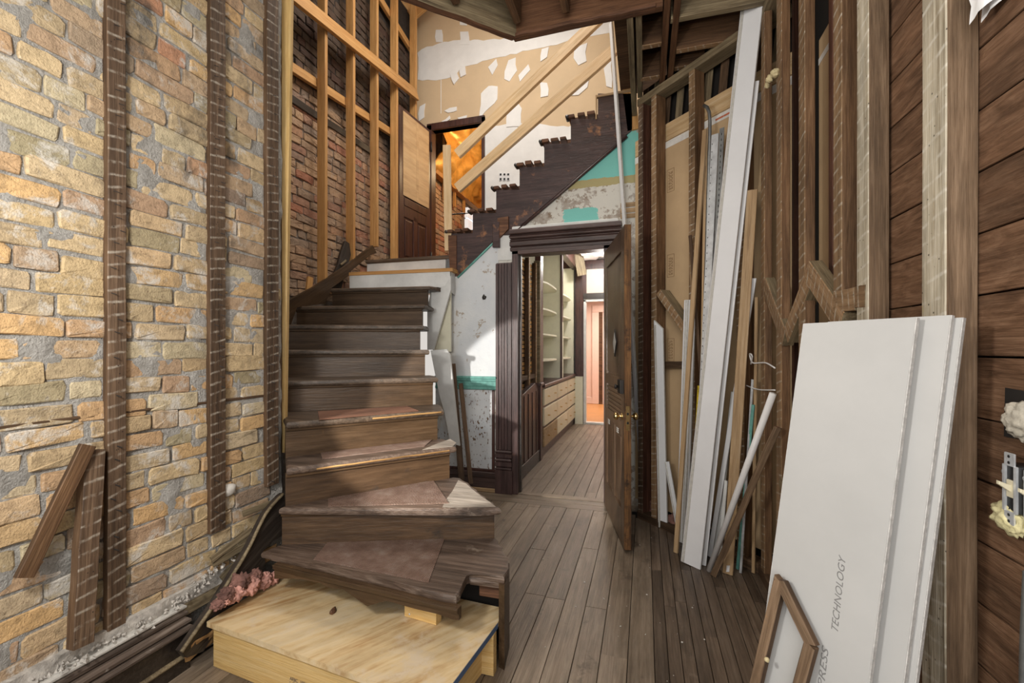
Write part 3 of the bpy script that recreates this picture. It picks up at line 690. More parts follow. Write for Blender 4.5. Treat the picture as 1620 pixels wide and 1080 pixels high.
XR = 0.65
wr = tag(thing('wall_right', (XR, 1.5, 0)), kind='structure')
def rstud(u, wd, th, ms, z0=0.06, z1=3.25, x=XR, j=0.001):
    p = at_x(u, 553, x); return board('stud', (x, p.y, z0), (x, p.y, z1), wd, th, (-1, 0, 0), ms, wr, j, 10)
rstud(1206.5, 0.075, 0.04, ('stud', 'stud_m'))
rstud(1232, 0.085, 0.04, ('stud', 'stud_m'))
rstud(1268, 0.078, 0.04, ('stud', 'stud_m'))
rstud(1324.5, 0.070, 0.055, ('stud', 'stud_m'))
rstud(1364, 0.075, 0.055, ('stud_g', 'stud_w'))
rstud(1476, 0.090, 0.060, ('stud_g', 'stud_w'), 0.06, 3.25, XR, 0.0025)
for y, x in ((2.63, XR + 0.09), (2.13, XR + 0.085)): board('back_stud', (x, y, 0), (x, y, 3.2), 0.04, 0.05, (-1, 0, 0), 'stud_d', wr)
prism('drywall_back', [(XR + 0.155, 1.72, 0.1), (XR + 0.155, 2.47, 0.1), (XR + 0.155, 2.47, 2.82), (XR + 0.155, 1.72, 2.82)], (0.013, 0, 0), 'tan_back', wr)
prism('print_tape', [(XR + 0.154, 1.72, 2.70), (XR + 0.154, 2.47, 2.70), (XR + 0.154, 2.47, 2.73), (XR + 0.154, 1.72, 2.73)], (-0.001, 0, 0), 'tape', wr)
prism('shade_backing', [(XR + 0.20, 0.1, 0), (XR + 0.20, 3.1, 0), (XR + 0.20, 3.1, 3.5), (XR + 0.20, 0.1, 3.5)], (0.02, 0, 0), 'void', wr)  # black sheet in place of the shade between these studs
board('bottom_plate', (XR - 0.005, 0.0, 0.03), (XR - 0.005, 2.93, 0.03), 0.06, 0.09, (-1, 0, 0), 'strip', wr, 0.001, 6)
board('top_plate', (XR, -0.3, 3.28), (XR, 2.93, 3.28), 0.055, 0.10, (-1, 0, 0), 'grey_beam', wr)
z = 1.315 - 0.1368 * 11
while z < 3.3:
    a = 1.70 + random.uniform(0, 0.015)
    board('sheathing_board', (XR + 0.062, -0.4, z + 0.068), (XR + 0.062, a, z + 0.068), 0.1325, 0.022, (-1, 0, 0), 'sheath', wr, 0.0006, 4, 0.0015)
    z += 0.1368
for u0, v0, u1, v1, wd in ((1208, 450, 1240, 535, 0.09), (1243, 530, 1282, 428, 0.09), (1276, 428, 1330, 512, 0.09), (1318, 478, 1352, 472, 0.075), (1352, 470, 1368, 468, 0.07)):
    board('bridging_block', at_x(u0, v0, XR - 0.002), at_x(u1, v1, XR - 0.002), wd, 0.05, (-1, 0, 0), ('grey_beam', 'stud_m'), wr, 0.001, 3)
board('cripple', (XR + 0.02, 2.60, 0.0), (XR + 0.02, 2.60, 0.70), 0.05, 0.06, (-1, 0, 0), ('stud', 'strip_m'), wr)
board('cripple', (XR - 0.01, 2.42, 0.0), (XR - 0.01, 2.42, 0.66), 0.05, 0.06, (-1, 0, 0), ('grey_beam', 'strip_m'), wr)
board('cripple', (XR - 0.012, 2.48, 0.68), (XR - 0.012, 2.10, 0.50), 0.05, 0.06, (-1, 0, 0), 'grey_beam', wr)

# floor
fl = tag(box('floor', (-3.0, -1.2, -0.06), (0.9, 8.05, -0.022), 'void'), kind='structure')
def planks(x0, x1, wd, y0, y1, ms, diag=True, lens=(0.9, 2.2)):
    x = x0
    while x < x1 - 0.01:
        ww = wd * random.uniform(0.97, 1.03); ye = min(y1, 3.68 - x - ww) if diag else y1
        y = y0 - random.uniform(0, 0.8)
        while y < ye:
            e = min(ye, y + random.uniform(*lens))
            if e - max(y, y0) > 0.05:
                board('plank', (x + ww / 2, max(y, y0), random.uniform(-0.0012, 0.0008)), (x + ww / 2, e - 0.0015, random.uniform(-0.0012, 0.0008)), ww - 0.0028, 0.02, (0, 0, 1), ms, fl, 0.0, 1, 0.0012)
            y = e
        x += ww
    return x
xe = planks(-1.86, -0.06, 0.112, 0.9, 3.70, 'floor')
planks(xe, 0.72, 0.057, 0.9, 3.70, 'floor_n')
planks(-1.6, 0.1, 0.098, 3.985, 8.0, 'floor', False)
board('threshold', (-1.14, 3.955, 0.006), (-0.28, 3.955, 0.006), 0.075, 0.026, (0, 0, 1), 'floor', fl, 0.001, 4)
board('plank', (-1.95, 3.87, 0.0), (0.0, 3.87, 0.0), 0.09, 0.02, (0, 0, 1), 'floor', fl, 0, 1, 0.0012)
board('plank', (-1.95, 3.76, 0.0), (-0.1, 3.76, 0.0), 0.115, 0.02, (0, 0, 1), 'floor', fl, 0, 1, 0.0012)

# ceiling over the entry, opening of the stairwell
ce = tag(prism('ceiling', [(-3.0, -1.2, 3.56), (0.9, -1.2, 3.56), (0.9, 4.0, 3.56), (-0.2, 4.0, 3.56), (-0.2, 2.72, 3.56), (-0.80, 2.72, 3.56), (-1.90, 1.64, 3.56), (-3.0, 1.64, 3.56)], (0, 0, 0.03), 'joist'), kind='structure')
board('header_beam', (-0.80, 2.69, 3.44), (0.10, 2.69, 3.44), 0.26, 0.045, (0, -1, 0), ('joist_r', 'joist_r'), ce, 0.002, 6)
board('header_ledge', (-0.80, 2.675, 3.318), (0.06, 2.675, 3.318), 0.02, 0.05, (0, -1, 0), ('ragged', 'ragged'), ce, 0.003, 14)
board('header_beam', (-0.78, 2.69, 3.44), (-1.92, 1.58, 3.44), 0.26, 0.045, (0.7, -0.7, 0), ('grey_beam', 'grey_beam'), ce, 0.002, 6)
board('header_ledge', (-0.78, 2.675, 3.315), (-1.88, 1.60, 3.315), 0.022, 0.05, (0.7, -0.7, 0), ('ragged', 'grey_beam'), ce, 0.004, 18)
board('header_beam', (0.15, 2.82, 3.40), (0.75, 2.82, 3.40), 0.17, 0.045, (0, -1, 0), ('grey_beam', 'grey_beam'), ce, 0.002, 4)
board('header_beam', (-0.25, 2.60, 3.46), (0.14, 2.66, 3.40), 0.10, 0.04, (0, -1, 0.2), 'raw', ce)
for x, y0, y1, z in ((-0.085, 2.74, 3.90, 3.315), (-0.035, 2.74, 3.66, 3.33), (0.125, 1.2, 3.62, 3.315), (0.18, 1.2, 3.52, 3.315)):
    board('joist', (x, y0, z), (x, y1, z), 0.038, 0.22, (0, 0, -1), ('joist', 'joist_r') if x > 0 else ('grey_beam', 'grey_beam'), ce, 0.001, 4)
for x in (-0.45, -0.75, -1.05, -1.35, -1.65): board('joist', (x, -0.6, 3.34), (x, 2.62 if x > -0.8 else 2.62 + (x + 0.8) * 0.98, 3.34), 0.045, 0.2, (0, 0, -1), 'joist', ce)
for x0, x1, y, zb in ((-0.03, 0.105, 3.06, 3.33), (0.20, 0.62, 3.12, 3.30), (-0.03, 0.105, 3.42, 3.33), (0.20, 0.40, 3.36, 3.33)):
    board('blocking', (x0, y, zb), (x1, y, zb), 0.045, 0.21, (0, 0, -1), ('joist', 'stud_m'), ce)
box('ceiling_stairwell', (-3.1, 1.6, 6.0), (0.9, 5.6, 6.06), 'pine_l')['kind'] = 'structure'
box('wall_right_stairwell', (0.86, 2.7, 3.6), (0.9, 5.6, 6.0), 'tan')['kind'] = 'structure'
prism('wall_front_stairwell', [(-0.8, 2.76, 3.59), (0.9, 2.76, 3.59), (0.9, 2.76, 6.0), (-0.8, 2.76, 6.0)], (0, 0.03, 0), 'tan')['kind'] = 'structure'

# baseboard along the brick wall with rubble on its ledge
bl = tag(thing('baseboard_left', (XL, 0.8, 0)), kind='structure')
def bbp(name, x0, x1, z0, z1, ms, bv=0.005, y0=-0.4, y1=1.39): return box(name, (x0, y0, z0), (x1, y1, z1), ms, bl, bv)
bbp('base_board', XL, XL + 0.075, -0.02, 0.165, 'black_w'); bbp('base_bead', XL, XL + 0.088, 0.055, 0.075, 'grey_beam', 0.008)
bbp('base_cap', XL, XL + 0.098, 0.165, 0.185, 'base_w', 0.006); bbp('base_cap', XL, XL + 0.082, 0.185, 0.215, 'base_w', 0.010); bbp('base_cap', XL, XL + 0.062, 0.215, 0.24, 'base_w', 0.008)
bbp('plaster_ledge', XL, XL + 0.055, 0.24, 0.262, 'white_g', 0.008)
board('base_lath', (XL + 0.05, 1.30, 0.235), (XL + 0.05, 1.58, 0.235), 0.045, 0.02, (1, 0, 0.3), 'grey_beam', bl)
rub, rf = [], []
for k in range(520):
    y = random.uniform(0.5, 1.78); x = XL + 0.01 + abs(random.gauss(0, 0.028)); r = random.uniform(0.003, 0.011)
    z = 0.262 + 0.25 * max(0, y - 1.32) + random.uniform(0, 0.022); n0 = len(rub)
    for s in ((1, 0, 0), (-1, 0, 0), (0, 1, 0), (0, -1, 0), (0, 0, 1), (0, 0, -1)):
        rub.append(V((x, y, z)) + V(s) * r * random.uniform(0.6, 1.2) + V((random.uniform(-1, 1), random.uniform(-1, 1), random.uniform(-1, 1))) * r * 0.3)
    rf += [tuple(n0 + i for i in f) for f in ((0, 2, 4), (2, 1, 4), (1, 3, 4), (3, 0, 4), (2, 0, 5), (1, 2, 5), (3, 1, 5), (0, 3, 5))]
tag(mesh('plaster_rubble', rub, rf, 'rubble'), 'grey plaster rubble lying along the ledge below the buff bricks', 'rubble', kind='stuff')
bumpy('plaster_bed', XL + 0.03, 0.3, 1.78, 0.24, 0.31, 0.02, 0.012, 'rubble', None, bl)

# hall beyond the doorway
XH = -1.20
hw = tag(thing('wall_left_hall', (XH, 4.6, 0)), kind='structure')
for y in (4.40, 4.80, 5.13): board('stud', (-1.235, y, 0.0), (-1.235, y, 2.36), 0.05, 0.05, (1, 0, 0), ('strip', 'stud_m'), hw)
for k in range(49):
    z = 0.02 + k * 0.048; board('lath', (-1.29, 4.03, z), (-1.29, 5.2, z), 0.036, 0.008, (1, 0, 0), 'pine' if k % 5 else 'stud', hw)
board('block', (-1.245, 4.05, 1.02), (-1.245, 5.1, 1.02), 0.05, 0.04, (1, 0, 0), 'strip', hw)
box('wall_back_lath', (-1.36, 4.03, 0), (-1.33, 5.2, 2.36), 'void', hw)
prism('wainscot', [(-1.225, 4.03, 0.0), (-1.225, 5.16, 0.0), (-1.225, 5.16, 0.93), (-1.225, 4.9, 0.93), (-1.225, 4.5, 0.87), (-1.225, 4.03, 0.80)], (0.012, 0, 0), 'mahog', hw)
for y in (4.30, 4.48, 4.66, 4.84, 5.02): box('wainscot_batten', (-1.214, y, 0.14), (-1.206, y + 0.03, 0.85), 'mahog', hw, 0.003)
box('wainscot_base', (-1.214, 4.03, 0.0), (-1.20, 5.16, 0.14), 'black_w', hw, 0.004)
board('wainscot_cap', (-1.225, 4.03, 0.82), (-1.225, 4.9, 0.95), 0.06, 0.035, (0, -0.1, 1), 'casing_h', hw)
box('end_post', (-1.30, 5.16, 0.0), (XH + 0.01, 5.24, 0.90), 'mahog', hw, 0.004)
box('end_cap', (-1.30, 5.10, 0.90), (XH + 0.03, 5.26, 0.935), 'casing_h', hw, 0.006)
box('end_post', (-1.28, 5.24, 0.90), (XH - 0.01, 5.38, 2.80), 'mahog', hw, 0.004)
box('end_post', (-1.28, 5.18, 0.935), (XH - 0.005, 5.24, 2.40), 'grey_beam', hw, 0.004)
cab = thing('built_in_cabinet', (XH, 6.5, 0), 'cream built-in cabinet with open shelves over nine small drawers in the hall', 'cabinet')
Y0, Y1, Y2 = 5.38, 6.69, 8.0
box('plinth', (-1.55, Y0, 0.0), (XH - 0.02, Y2, 0.10), 'mahog', cab)
box('counter', (-1.56, Y0 - 0.02, 0.86), (XH + 0.02, Y2 + 0.02, 0.90), 'mahog', cab, 0.006)
box('carcass', (-1.55, Y0, 0.10), (XH - 0.02, Y2, 0.86), 'mahog', cab)
wy = (Y2 - Y0) / 3
for r, (z0, z1) in enumerate(((0.115, 0.345), (0.375, 0.60), (0.63, 0.835))):
    for k in range(3):
        a = Y0 + k * wy; dr = box('drawer', (XH - 0.03, a + 0.02, z0), (XH + 0.004, a + wy - 0.02, z1), 'raw' if (r == 0 and k == 0) else 'cream_d', cab, 0.005)
        if r == 0 and k == 0: dr['label'] = 'bare wooden drawer front'
        for f in (0.25, 0.75): 
            box('drawer_pull', (XH + 0.004, a + wy * f - 0.012, (z0 + z1) / 2 - 0.006), (XH + 0.034, a + wy * f + 0.012, (z0 + z1) / 2 + 0.008), 'brass', dr, 0.003)
box('back_panel', (-1.56, Y0, 0.90), (-1.54, Y2, 2.80), 'cream', cab)
for y, ms in ((Y0, 'cream'), (Y1 - 0.02, 'cream'), (Y2 - 0.03, 'cream')): box('side_panel', (-1.545, y, 0.90), (XH - 0.02, y + 0.03, 2.80), ms, cab)
box('divider_stile', (XH - 0.03, Y1 - 0.05, 0.90), (XH, Y1 + 0.05, 2.80), 'mahog', cab, 0.004)
box('divider_stile', (XH - 0.028, Y1 - 0.035, 0.90), (XH + 0.004, Y1 + 0.035, 1.75), 'cream', cab, 0.004)
box('divider_stile', (XH - 0.03, Y2 - 0.03, 0.90), (XH, Y2 + 0.02, 2.80), 'black_w', cab, 0.004)
box('top_rail', (XH - 0.06, Y0 + 0.6, 2.77), (XH + 0.05, Y2, 3.0), 'mahog', cab, 0.008)
for a, b in ((Y0 + 0.03, Y1 - 0.02), (Y1 + 0.01, Y2 - 0.03)):
    for z in (1.20, 1.54, 1.87, 2.22):
        pts = [(-1.54, a, z), (-1.54, b, z)] + [(-1.54 + 0.315 * (1 - abs((t - 0.5) * 2) ** 4 * 0.35), a + (b - a) * t, z) for t in (1, .95, .88, .75, .5, .25, .12, .05, 0)]
        prism('shelf', pts, (0, 0, -0.022), 'cream', cab)
we = tag(prism('wall_end_hall', [(-1.7, 8.0, 0), (-1.03, 8.0, 0), (-1.03, 8.0, 2.20), (-0.2, 8.0, 2.20), (-0.2, 8.0, 0), (0.4, 8.0, 0), (0.4, 8.0, 3.1), (-1.7, 8.0, 3.1)], (0, 0.08, 0), 'mahog'), kind='structure')
prism('transom_panel', [(-1.0, 7.995, 2.34), (-0.2, 7.995, 2.34), (-0.2, 7.995, 2.77), (-1.0, 7.995, 2.77)], (0, -0.006, 0), 'pinkwall', we)
for x0, x1, z0, z1 in ((-1.05, -1.01, 0.02, 2.22), (-0.22, -0.18, 0.02, 2.22), (-1.05, -0.18, 2.19, 2.23), (-1.05, -0.18, 0.0, 0.03)): box('door_frame', (x0, 7.97, z0), (x1, 8.09, z1), 'white_s', we)
box('side_board', (-1.20, 7.93, 0), (-1.06, 7.99, 0.85), 'cream', we)
box('transom_rail', (-1.05, 7.96, 2.23), (-0.2, 8.0, 2.34), 'black_w', we); box('transom_rail', (-1.05, 7.96, 2.77), (-0.2, 8.0, 2.86), 'mahog', we)
box('ceiling_hall', (-1.75, 5.6, 3.05), (0.2, 8.1, 3.09), 'ceil')['kind'] = 'structure'
hb = thing('trim_4', (-0.8, 7.0, 2.7), kind='structure')
for y, z0 in ((6.9, 2.93), (7.75, 2.90)): box('ceiling_beam', (-1.15, y, z0), (0.15, y + 0.10, 3.05), 'black_w', hb)
board('corner_piece', (-1.10, 7.6, 3.03), (-1.04, 7.7, 2.62), 0.16, 0.03, (0.3, -1, 0), 'grey_beam', hb)
crumple('sagging_paper', (-1.0, 7.75, 2.93), (0.9, 0, 0), (0, -0.6, -0.0), 14, 10, 0.05, 'ceil', hb)
box('wall_right_hall', (0.10, 4.03, 0), (0.14, 8.1, 3.06), 'white_s')['kind'] = 'structure'
box('floor_far_room', (-2.2, 8.08, -0.05), (1.5, 12.1, 0.0), 'oak')['kind'] = 'structure'
wp = tag(box('wall_far_room', (-2.2, 11.0, 0), (1.5, 11.06, 2.9), 'pinkwall'), kind='structure')
box('wall_left_far_room', (-1.75, 8.08, 0), (-1.7, 11.0, 2.9), 'pinkwall')['kind'] = 'structure'
box('wall_right_far_room', (1.4, 8.08, 0), (1.45, 11.0, 2.9), 'pinkwall')['kind'] = 'structure'
box('ceiling_far_room', (-2.2, 8.08, 2.9), (1.5, 11.1, 2.95), 'pinkwall')['kind'] = 'structure'
t5 = tag(thing('trim_5', (-1, 11, 0)), kind='structure')
a = at_y(937, 553, 11.0).x; b = at_y(947.5, 553, 11.0).x
box('casing', (a, 10.96, 0), (b, 11.0, 2.25), 'pinkwall', t5, 0.01); box('casing', (a, 10.96, 2.25), (0.6, 11.0, 2.42), 'pinkwall', t5, 0.01)
box('door_gap', (b, 10.985, 0), (b + 0.09, 11.0, 2.25), 'joist', t5); box('base_board', (-1.7, 10.97, 0), (a, 11.0, 0.17), 'pinkwall', t5, 0.01)

# ================================================================== DOORS
d1 = thing('door_1', (-0.32, 3.80, 0.02), kind='structure')
hp, fp = V((-0.325, 3.80, 0)), V((-0.128, 2.985, 0))
dx = (fp - hp).normalized(); dW = (fp - hp).length; dnm = V((dx.y, -dx.x, 0))
if dnm.x > 0: dnm = -dnm
def dbox(name, s0, s1, z0, z1, n0, n1, ms, parent=None, bv=0.0):
    parent = parent or d1
    p = [hp + dx * s + dnm * n0 + V((0, 0, z)) for s, z in ((s0, z0), (s1, z0), (s1, z1), (s0, z1))]
    return prism(name, p, dnm * (n1 - n0), ms, parent, bv, 2 if bv else 1, origin=dx)
T = 0.045
dbox('door_core', 0.01, dW - 0.01, 0.03, 2.14, -T + 0.012, -0.012, 'door')
dbox('stile', 0, 0.11, 0.02, 2.15, -T, 0, 'door', bv=0.003); dbox('stile', dW - 0.11, dW - 0.006, 0.02, 2.15, -T, 0, 'door', bv=0.003)
dbox('door_edge', dW - 0.007, dW, 0.02, 2.15, -T, 0, 'door_e', bv=0.002)['label'] = 'edge with the varnish worn to orange wood'
for z0, z1 in ((0.02, 0.25), (0.78, 0.86), (1.06, 1.14), (2.0, 2.15)): dbox('rail', 0.11, dW - 0.11, z0, z1, -T, 0, 'door', bv=0.003)
dbox('stile', dW / 2 - 0.05, dW / 2 + 0.05, 0.25, 0.78, -T, 0, 'door', bv=0.003)
for s0, s1, z0, z1 in ((0.15, dW / 2 - 0.08, 0.30, 0.73), (dW / 2 + 0.08, dW - 0.15, 0.30, 0.73), (0.13, dW - 0.13, 1.16, 1.98)): dbox('panel', s0, s1, z0, z1, -0.014, -0.004, 'door', bv=0.004)
for k in range(6): dbox('ribbed_panel', 0.115, dW - 0.115, 0.868 + k * 0.031, 0.888 + k * 0.031, -0.012, -0.003, 'door', bv=0.003)
for k in range(3):
    for c in (0.23, dW - 0.24): dbox('carved_notch', c - 0.035, c + 0.035, 0.745 + k * 0.013, 0.752 + k * 0.013, -0.001, 0.0015, 'white_g')
ds0, dz0 = dW * 0.60, 1.38
prism('peephole_plate', [hp + dx * (ds0 + a) + V((0, 0, dz0 + b)) + dnm * 0.0 for a, b in ((0, -0.10), (0.075, 0), (0, 0.10), (-0.075, 0))], dnm * 0.006, 'iron', d1)
prism('peephole_glass', [hp + dx * (ds0 + a) + V((0, 0, dz0 + b)) + dnm * 0.006 for a, b in ((0, -0.075), (0.055, 0), (0, 0.075), (-0.055, 0))], dnm * 0.002, 'white_g', d1)
kb = hp + dx * (dW - 0.07) + V((0, 0, 0.885))
KP = [(0, 0.024), (0.006, 0.024), (0.008, 0.010), (0.025, 0.009), (0.030, 0.022), (0.042, 0.027), (0.052, 0.024), (0.058, 0.010), (0.059, 0.0)]
lathe('door_knob', kb, dnm, KP, 'brass', d1); lathe('door_knob', kb - dnm * T, -dnm, KP, 'brass', d1)
dbox('lock_box', dW - 0.10, dW - 0.005, 1.04, 1.13, 0, 0.028, 'iron', bv=0.004)
lathe('thumb_turn', hp + dx * (dW - 0.06) + V((0, 0, 1.085)) + dnm * 0.028, dnm, [(0, 0.010), (0.012, 0.009), (0.013, 0.016), (0.024, 0.016), (0.025, 0)], 'iron', d1, 10)
p = hp + dx * dW - dnm * T / 2
prism('latch_plate', [p + dnm * a + V((0, 0, z)) for a, z in ((-0.012, 0.80), (0.012, 0.80), (0.012, 0.96), (-0.012, 0.96))], dx * 0.0015, 'brass', d1)
for z in (0.85, 0.91): prism('keyhole', [p + dnm * a + V((0, 0, z + b)) + dx * 0.0012 for a, b in ((-0.006, -0.008), (0.006, -0.008), (0.006, 0.008), (-0.006, 0.008))], dx * 0.001, 'black', d1)
for z in (0.35, 1.75): lathe('hinge', hp + V((0, 0, z)) - dnm * 0.01 - dx * 0.006, (0, 0, 1), [(0, 0.007), (0.10, 0.007)], 'iron', d1, 8)

d2 = thing('door_2', (-2.80, 5.46, 2.28), kind='structure')
hp, fp = V((-2.80, 5.46, 2.28)), V((-2.865, 4.77, 2.28))
dx = (fp - hp).normalized(); dW = (fp - hp).length; dnm = V((-dx.y, dx.x, 0))
if dnm.x < 0: dnm = -dnm
D2 = lambda *a, **k: dbox(*a, parent=d2, **k)
D2('door_core', 0.01, dW - 0.01, 0.02, 2.03, -0.034, -0.012, 'mahog')
for s0, s1 in ((0, 0.10), (dW - 0.10, dW), (dW / 2 - 0.045, dW / 2 + 0.045)): D2('stile', s0, s1, 0.01, 2.04 if s0 != dW / 2 - 0.045 else 0.75, -0.045, 0, 'mahog', bv=0.004)
for z0, z1 in ((0.01, 0.19), (0.70, 0.84), (1.94, 2.04)): D2('rail', 0.10, dW - 0.10, z0, z1, -0.045, 0, 'mahog', bv=0.004)
for s0, s1 in ((0.125, dW / 2 - 0.07), (dW / 2 + 0.07, dW - 0.125)): D2('panel', s0, s1, 0.22, 0.67, -0.014, -0.002, 'mahog', bv=0.006)
D2('ledge_mould', 0.10, dW - 0.10, 0.84, 0.94, -0.012, 0.006, 'mahog', bv=0.005)
D2('cover_board', 0.045, dW - 0.075, 0.96, 2.00, 0.0, 0.006, 'ply_tan')['label'] = 'tan hardboard sheet tacked over the upper half'
D2('cover_strip', dW * 0.42, dW * 0.42 + 0.05, 0.97, 1.98, 0.006, 0.0075, 'ply_tan')
for z in (0.25, 1.75): lathe('hinge', hp + V((0, 0, z)) + dnm * 0.01 - dx * 0.008, (0, 0, 1), [(0, 0.012), (0.13, 0.012)], 'iron', d2, 8)

# ================================================================== LOWER STAIRCASE
st = thing('staircase', (-1.3, 2.2, 0), 'worn brown staircase that winds up along the brick wall to the landing', 'staircase')
RS = 0.19
hz = lambda n: RS * (n + 1)
Lp, Rp = {}, {}
for n, l, r in ((1, (415, 874), (724, 944)), (2, (441, 803), (793, 803)), (3, (453, 741), (722, 706)), (4, (453, 668), (702, 648)), (8, (466, 484), (672, 481.5)), (9, (523, 456), (680, 452)), (10, (553, 431), (704, 424)), (11, (578, 411), (703, 403))):
    Lp[n], Rp[n] = at_z(*l, hz(n)), at_z(*r, hz(n))
Rp[5], Rp[6], Rp[7] = V((-1.364, 2.775, hz(5))), V((-1.515, 2.94, hz(6))), V((-1.652, 3.11, hz(7)))
for n, an, wd in ((5, 39, 0.98), (6, 32, 1.12), (7, 24, 1.25)):
    Lp[n] = Rp[n] - V((math.cos(math.radians(an)), math.sin(math.radians(an)), 0)) * wd
def indir(n):
    d = (Rp[n] - Lp[n]).normalized(); return V((-d.y, d.x, 0))
tm = {1: 'tread_w', 2: 'tread_w', 3: 'tread_w'}
def tread(n, pts, ms, bevel=0.015):
    return prism('tread', pts, (0, 0, -0.037), ms, st, bevel, 3, origin=(1, 0, 0))
for n in range(2, 11):
    q = indir(n + 1) * 0.05; dz = V((0, 0, hz(n) - hz(n + 1)))
    a, b, c, d = Lp[n], Rp[n], Rp[n + 1] + q + dz, Lp[n + 1] + q + dz
    if n == 2:                                   # the splintered end where the balustrade stood
        c = at_z(724, 757, hz(2)); e = [at_z(u, v, hz(2)) for u, v in ((793, 803), (783, 797), (777, 797), (775, 791), (762, 786), (764, 782), (748, 774), (751, 771), (736, 764), (738, 761))]
        pts = [a, at_z(760, 803.5, hz(2))] + e + [c, c + q, d]
    else:
        al = (b - a).normalized(); c = c + al * 0.02; pts = [a]
        pts += [b, b + (c - b) * 0.35 + al * 0.006, b + (c - b) * 0.4 - al * 0.012, c, d]
    if n == 10: continue
    tread(n, pts, tm.get(n, 'tread'))
for n in range(2, 10):
    i = indir(n); al = (Rp[n] - Lp[n]).normalized()
    a, b = Lp[n] + i * 0.03, Rp[n] + i * 0.03 - al * (0.075 if n == 2 else 0.03)
    if n == 2: b = at_z(782, 851, hz(1)); b = V((b.x, b.y, hz(2)))
    zt = V((0, 0, -0.031)); zb = V((0, 0, -RS - 0.005))
    prism('riser', [a + zt, b + zt, b + zb, a + zb], i * 0.02, 'riser_b' if n in (2, 3) else 'riser', st, origin=al)
    prism('cove_mould', [a + V((0, 0, -0.031)) - i * 0.016, b + V((0, 0, -0.031)) - i * 0.016, b + V((0, 0, -0.052)) - i * 0.012, a + V((0, 0, -0.052)) - i * 0.012], i * 0.016, 'riser', st, 0.004, 2)
we_ = [at_z(u, v, hz(2) + 0.0012) for u, v in ((725, 759), (738, 765), (748, 774), (762, 785), (774, 793), (784, 801), (700, 802), (704, 792), (716, 776))]
prism('worn_patch', we_, (0, 0, -0.0012), 'bare', st, origin=(1, 0, 0))['label'] = 'bare grey wood at the splintered tread end'
we_ = [at_z(u, v, hz(3) + 0.0012) for u, v in ((712, 694), (722, 700), (716, 706), (668, 711), (690, 702))]
prism('worn_patch', we_, (0, 0, -0.0012), 'bare', st, origin=(1, 0, 0))
# first step: sawn-out corner where the newel stood
h1 = hz(1)
top1 = [(413, 872), (430, 874), (520, 893), (620, 918), (700, 940), (722, 943), (728, 938), (732, 922), (738, 910), (742, 905), (760, 906), (798, 912), (804, 900), (806, 888), (800, 885), (803, 879), (797, 871), (791, 867), (793, 863), (784, 857), (782, 846)]
p1 = [at_z(u, v, h1) for u, v in top1] + [Lp[2] + indir(2) * 0.05 - V((0, 0, RS))]
tread(1, p1, 'tread_w')
a, b = at_z(428, 884, h1), at_z(722, 953, h1); ii = V((-(b - a).y, (b - a).x, 0)).normalized()
a, b = a + ii * 0.02, b + ii * 0.02
jag = [a + V((0, 0, -0.03)), b + V((0, 0, -0.03))]
for f, z in ((1.0, -0.078), (0.97, -0.080), (0.9, -0.074), (0.8, -0.076), (0.65, -0.072), (0.55, -0.115), (0.42, -0.070), (0.33, -0.078), (0.28, -0.066), (0.18, -0.070), (0.1, -0.08), (0.0, -0.10)): jag.append(a.lerp(b, f) + V((0, 0, z)))
prism('riser', jag, ii * 0.02, 'riser', st, origin=(b - a))['label'] = 'cracked brown riser with a broken lower edge'
prism('cove_mould', [a + V((0, 0, -0.031)) - ii * 0.014, b + V((0, 0, -0.031)) - ii * 0.014, b + V((0, 0, -0.052)) - ii * 0.01, a + V((0, 0, -0.052)) - ii * 0.01], ii * 0.016, 'riser', st, 0.004, 2)
# side panel of the first step and a black sheet for its shaded inside
s0, s1 = at_z(798, 915, h1), at_z(806, 889, h1)
sd = (s1 - s0).normalized()
prism('side_panel', [s0 + V((0, 0, -0.03)), s1 + V((0, 0, -0.03)), V((s1.x, s1.y, 0.0)), V((s0.x, s0.y, 0.0))], V((-0.028, 0.01, 0)), 'riser', st)
prism('side_panel', [s1 + V((0, 0, -0.03)), at_z(785, 852, h1) + V((0, 0, -0.03)), V((*at_z(785, 852, h1).xy, 0)), V((s1.x, s1.y, 0))], V((-0.02, 0, 0)), 'riser', st)
q = at_z(742, 906, h1); prism('notch_back', [q + V((0, 0.012, -0.03)), s0 + V((-0.03, 0.02, -0.03)), s0 + V((-0.03, 0.02, -0.055)), q + V((0, 0.012, -0.055))], (0, 0.03, 0), 'tread_w', st)
box('inner_block', (s0.x - 0.13, s0.y + 0.05, h1 - 0.12), (s0.x - 0.03, s0.y + 0.12, h1 - 0.07), 'ragged', st, 0.004)
box('inner_block', (s0.x - 0.13, s0.y + 0.06, h1 - 0.07), (s0.x - 0.075, s0.y + 0.12, h1 - 0.045), 'grey_beam', st, 0.004)
box('inner_shade', (-1.70, 1.90, 0.0), (s0.x - 0.04, 1.95, 0.345), 'void', st)  # black sheet painted for the shade under the tread
# sides seen past the tread ends
for n in range(3, 7):
    a = Rp[n] + indir(n) * 0.03; b = Rp[n + 1] + indir(n + 1) * 0.03 if n < 9 else Rp[10] + indir(10) * 0.03
    al = (Rp[n] - Lp[n]).normalized(); a = a - al * 0.035; b = b - (Rp[n + 1] - Lp[n + 1]).normalized() * 0.035
    a, b = V((a.x, a.y, hz(n) - 0.03)), V((b.x, b.y, hz(n) - 0.03))
    prism('side_panel', [a, b, V((b.x, b.y, 0.0 if n < 6 else 0.8)), V((a.x, a.y, 0.0 if n < 6 else 0.8))], (-0.02, -0.01, 0), 'riser' if n < 7 else 'white_s', st)
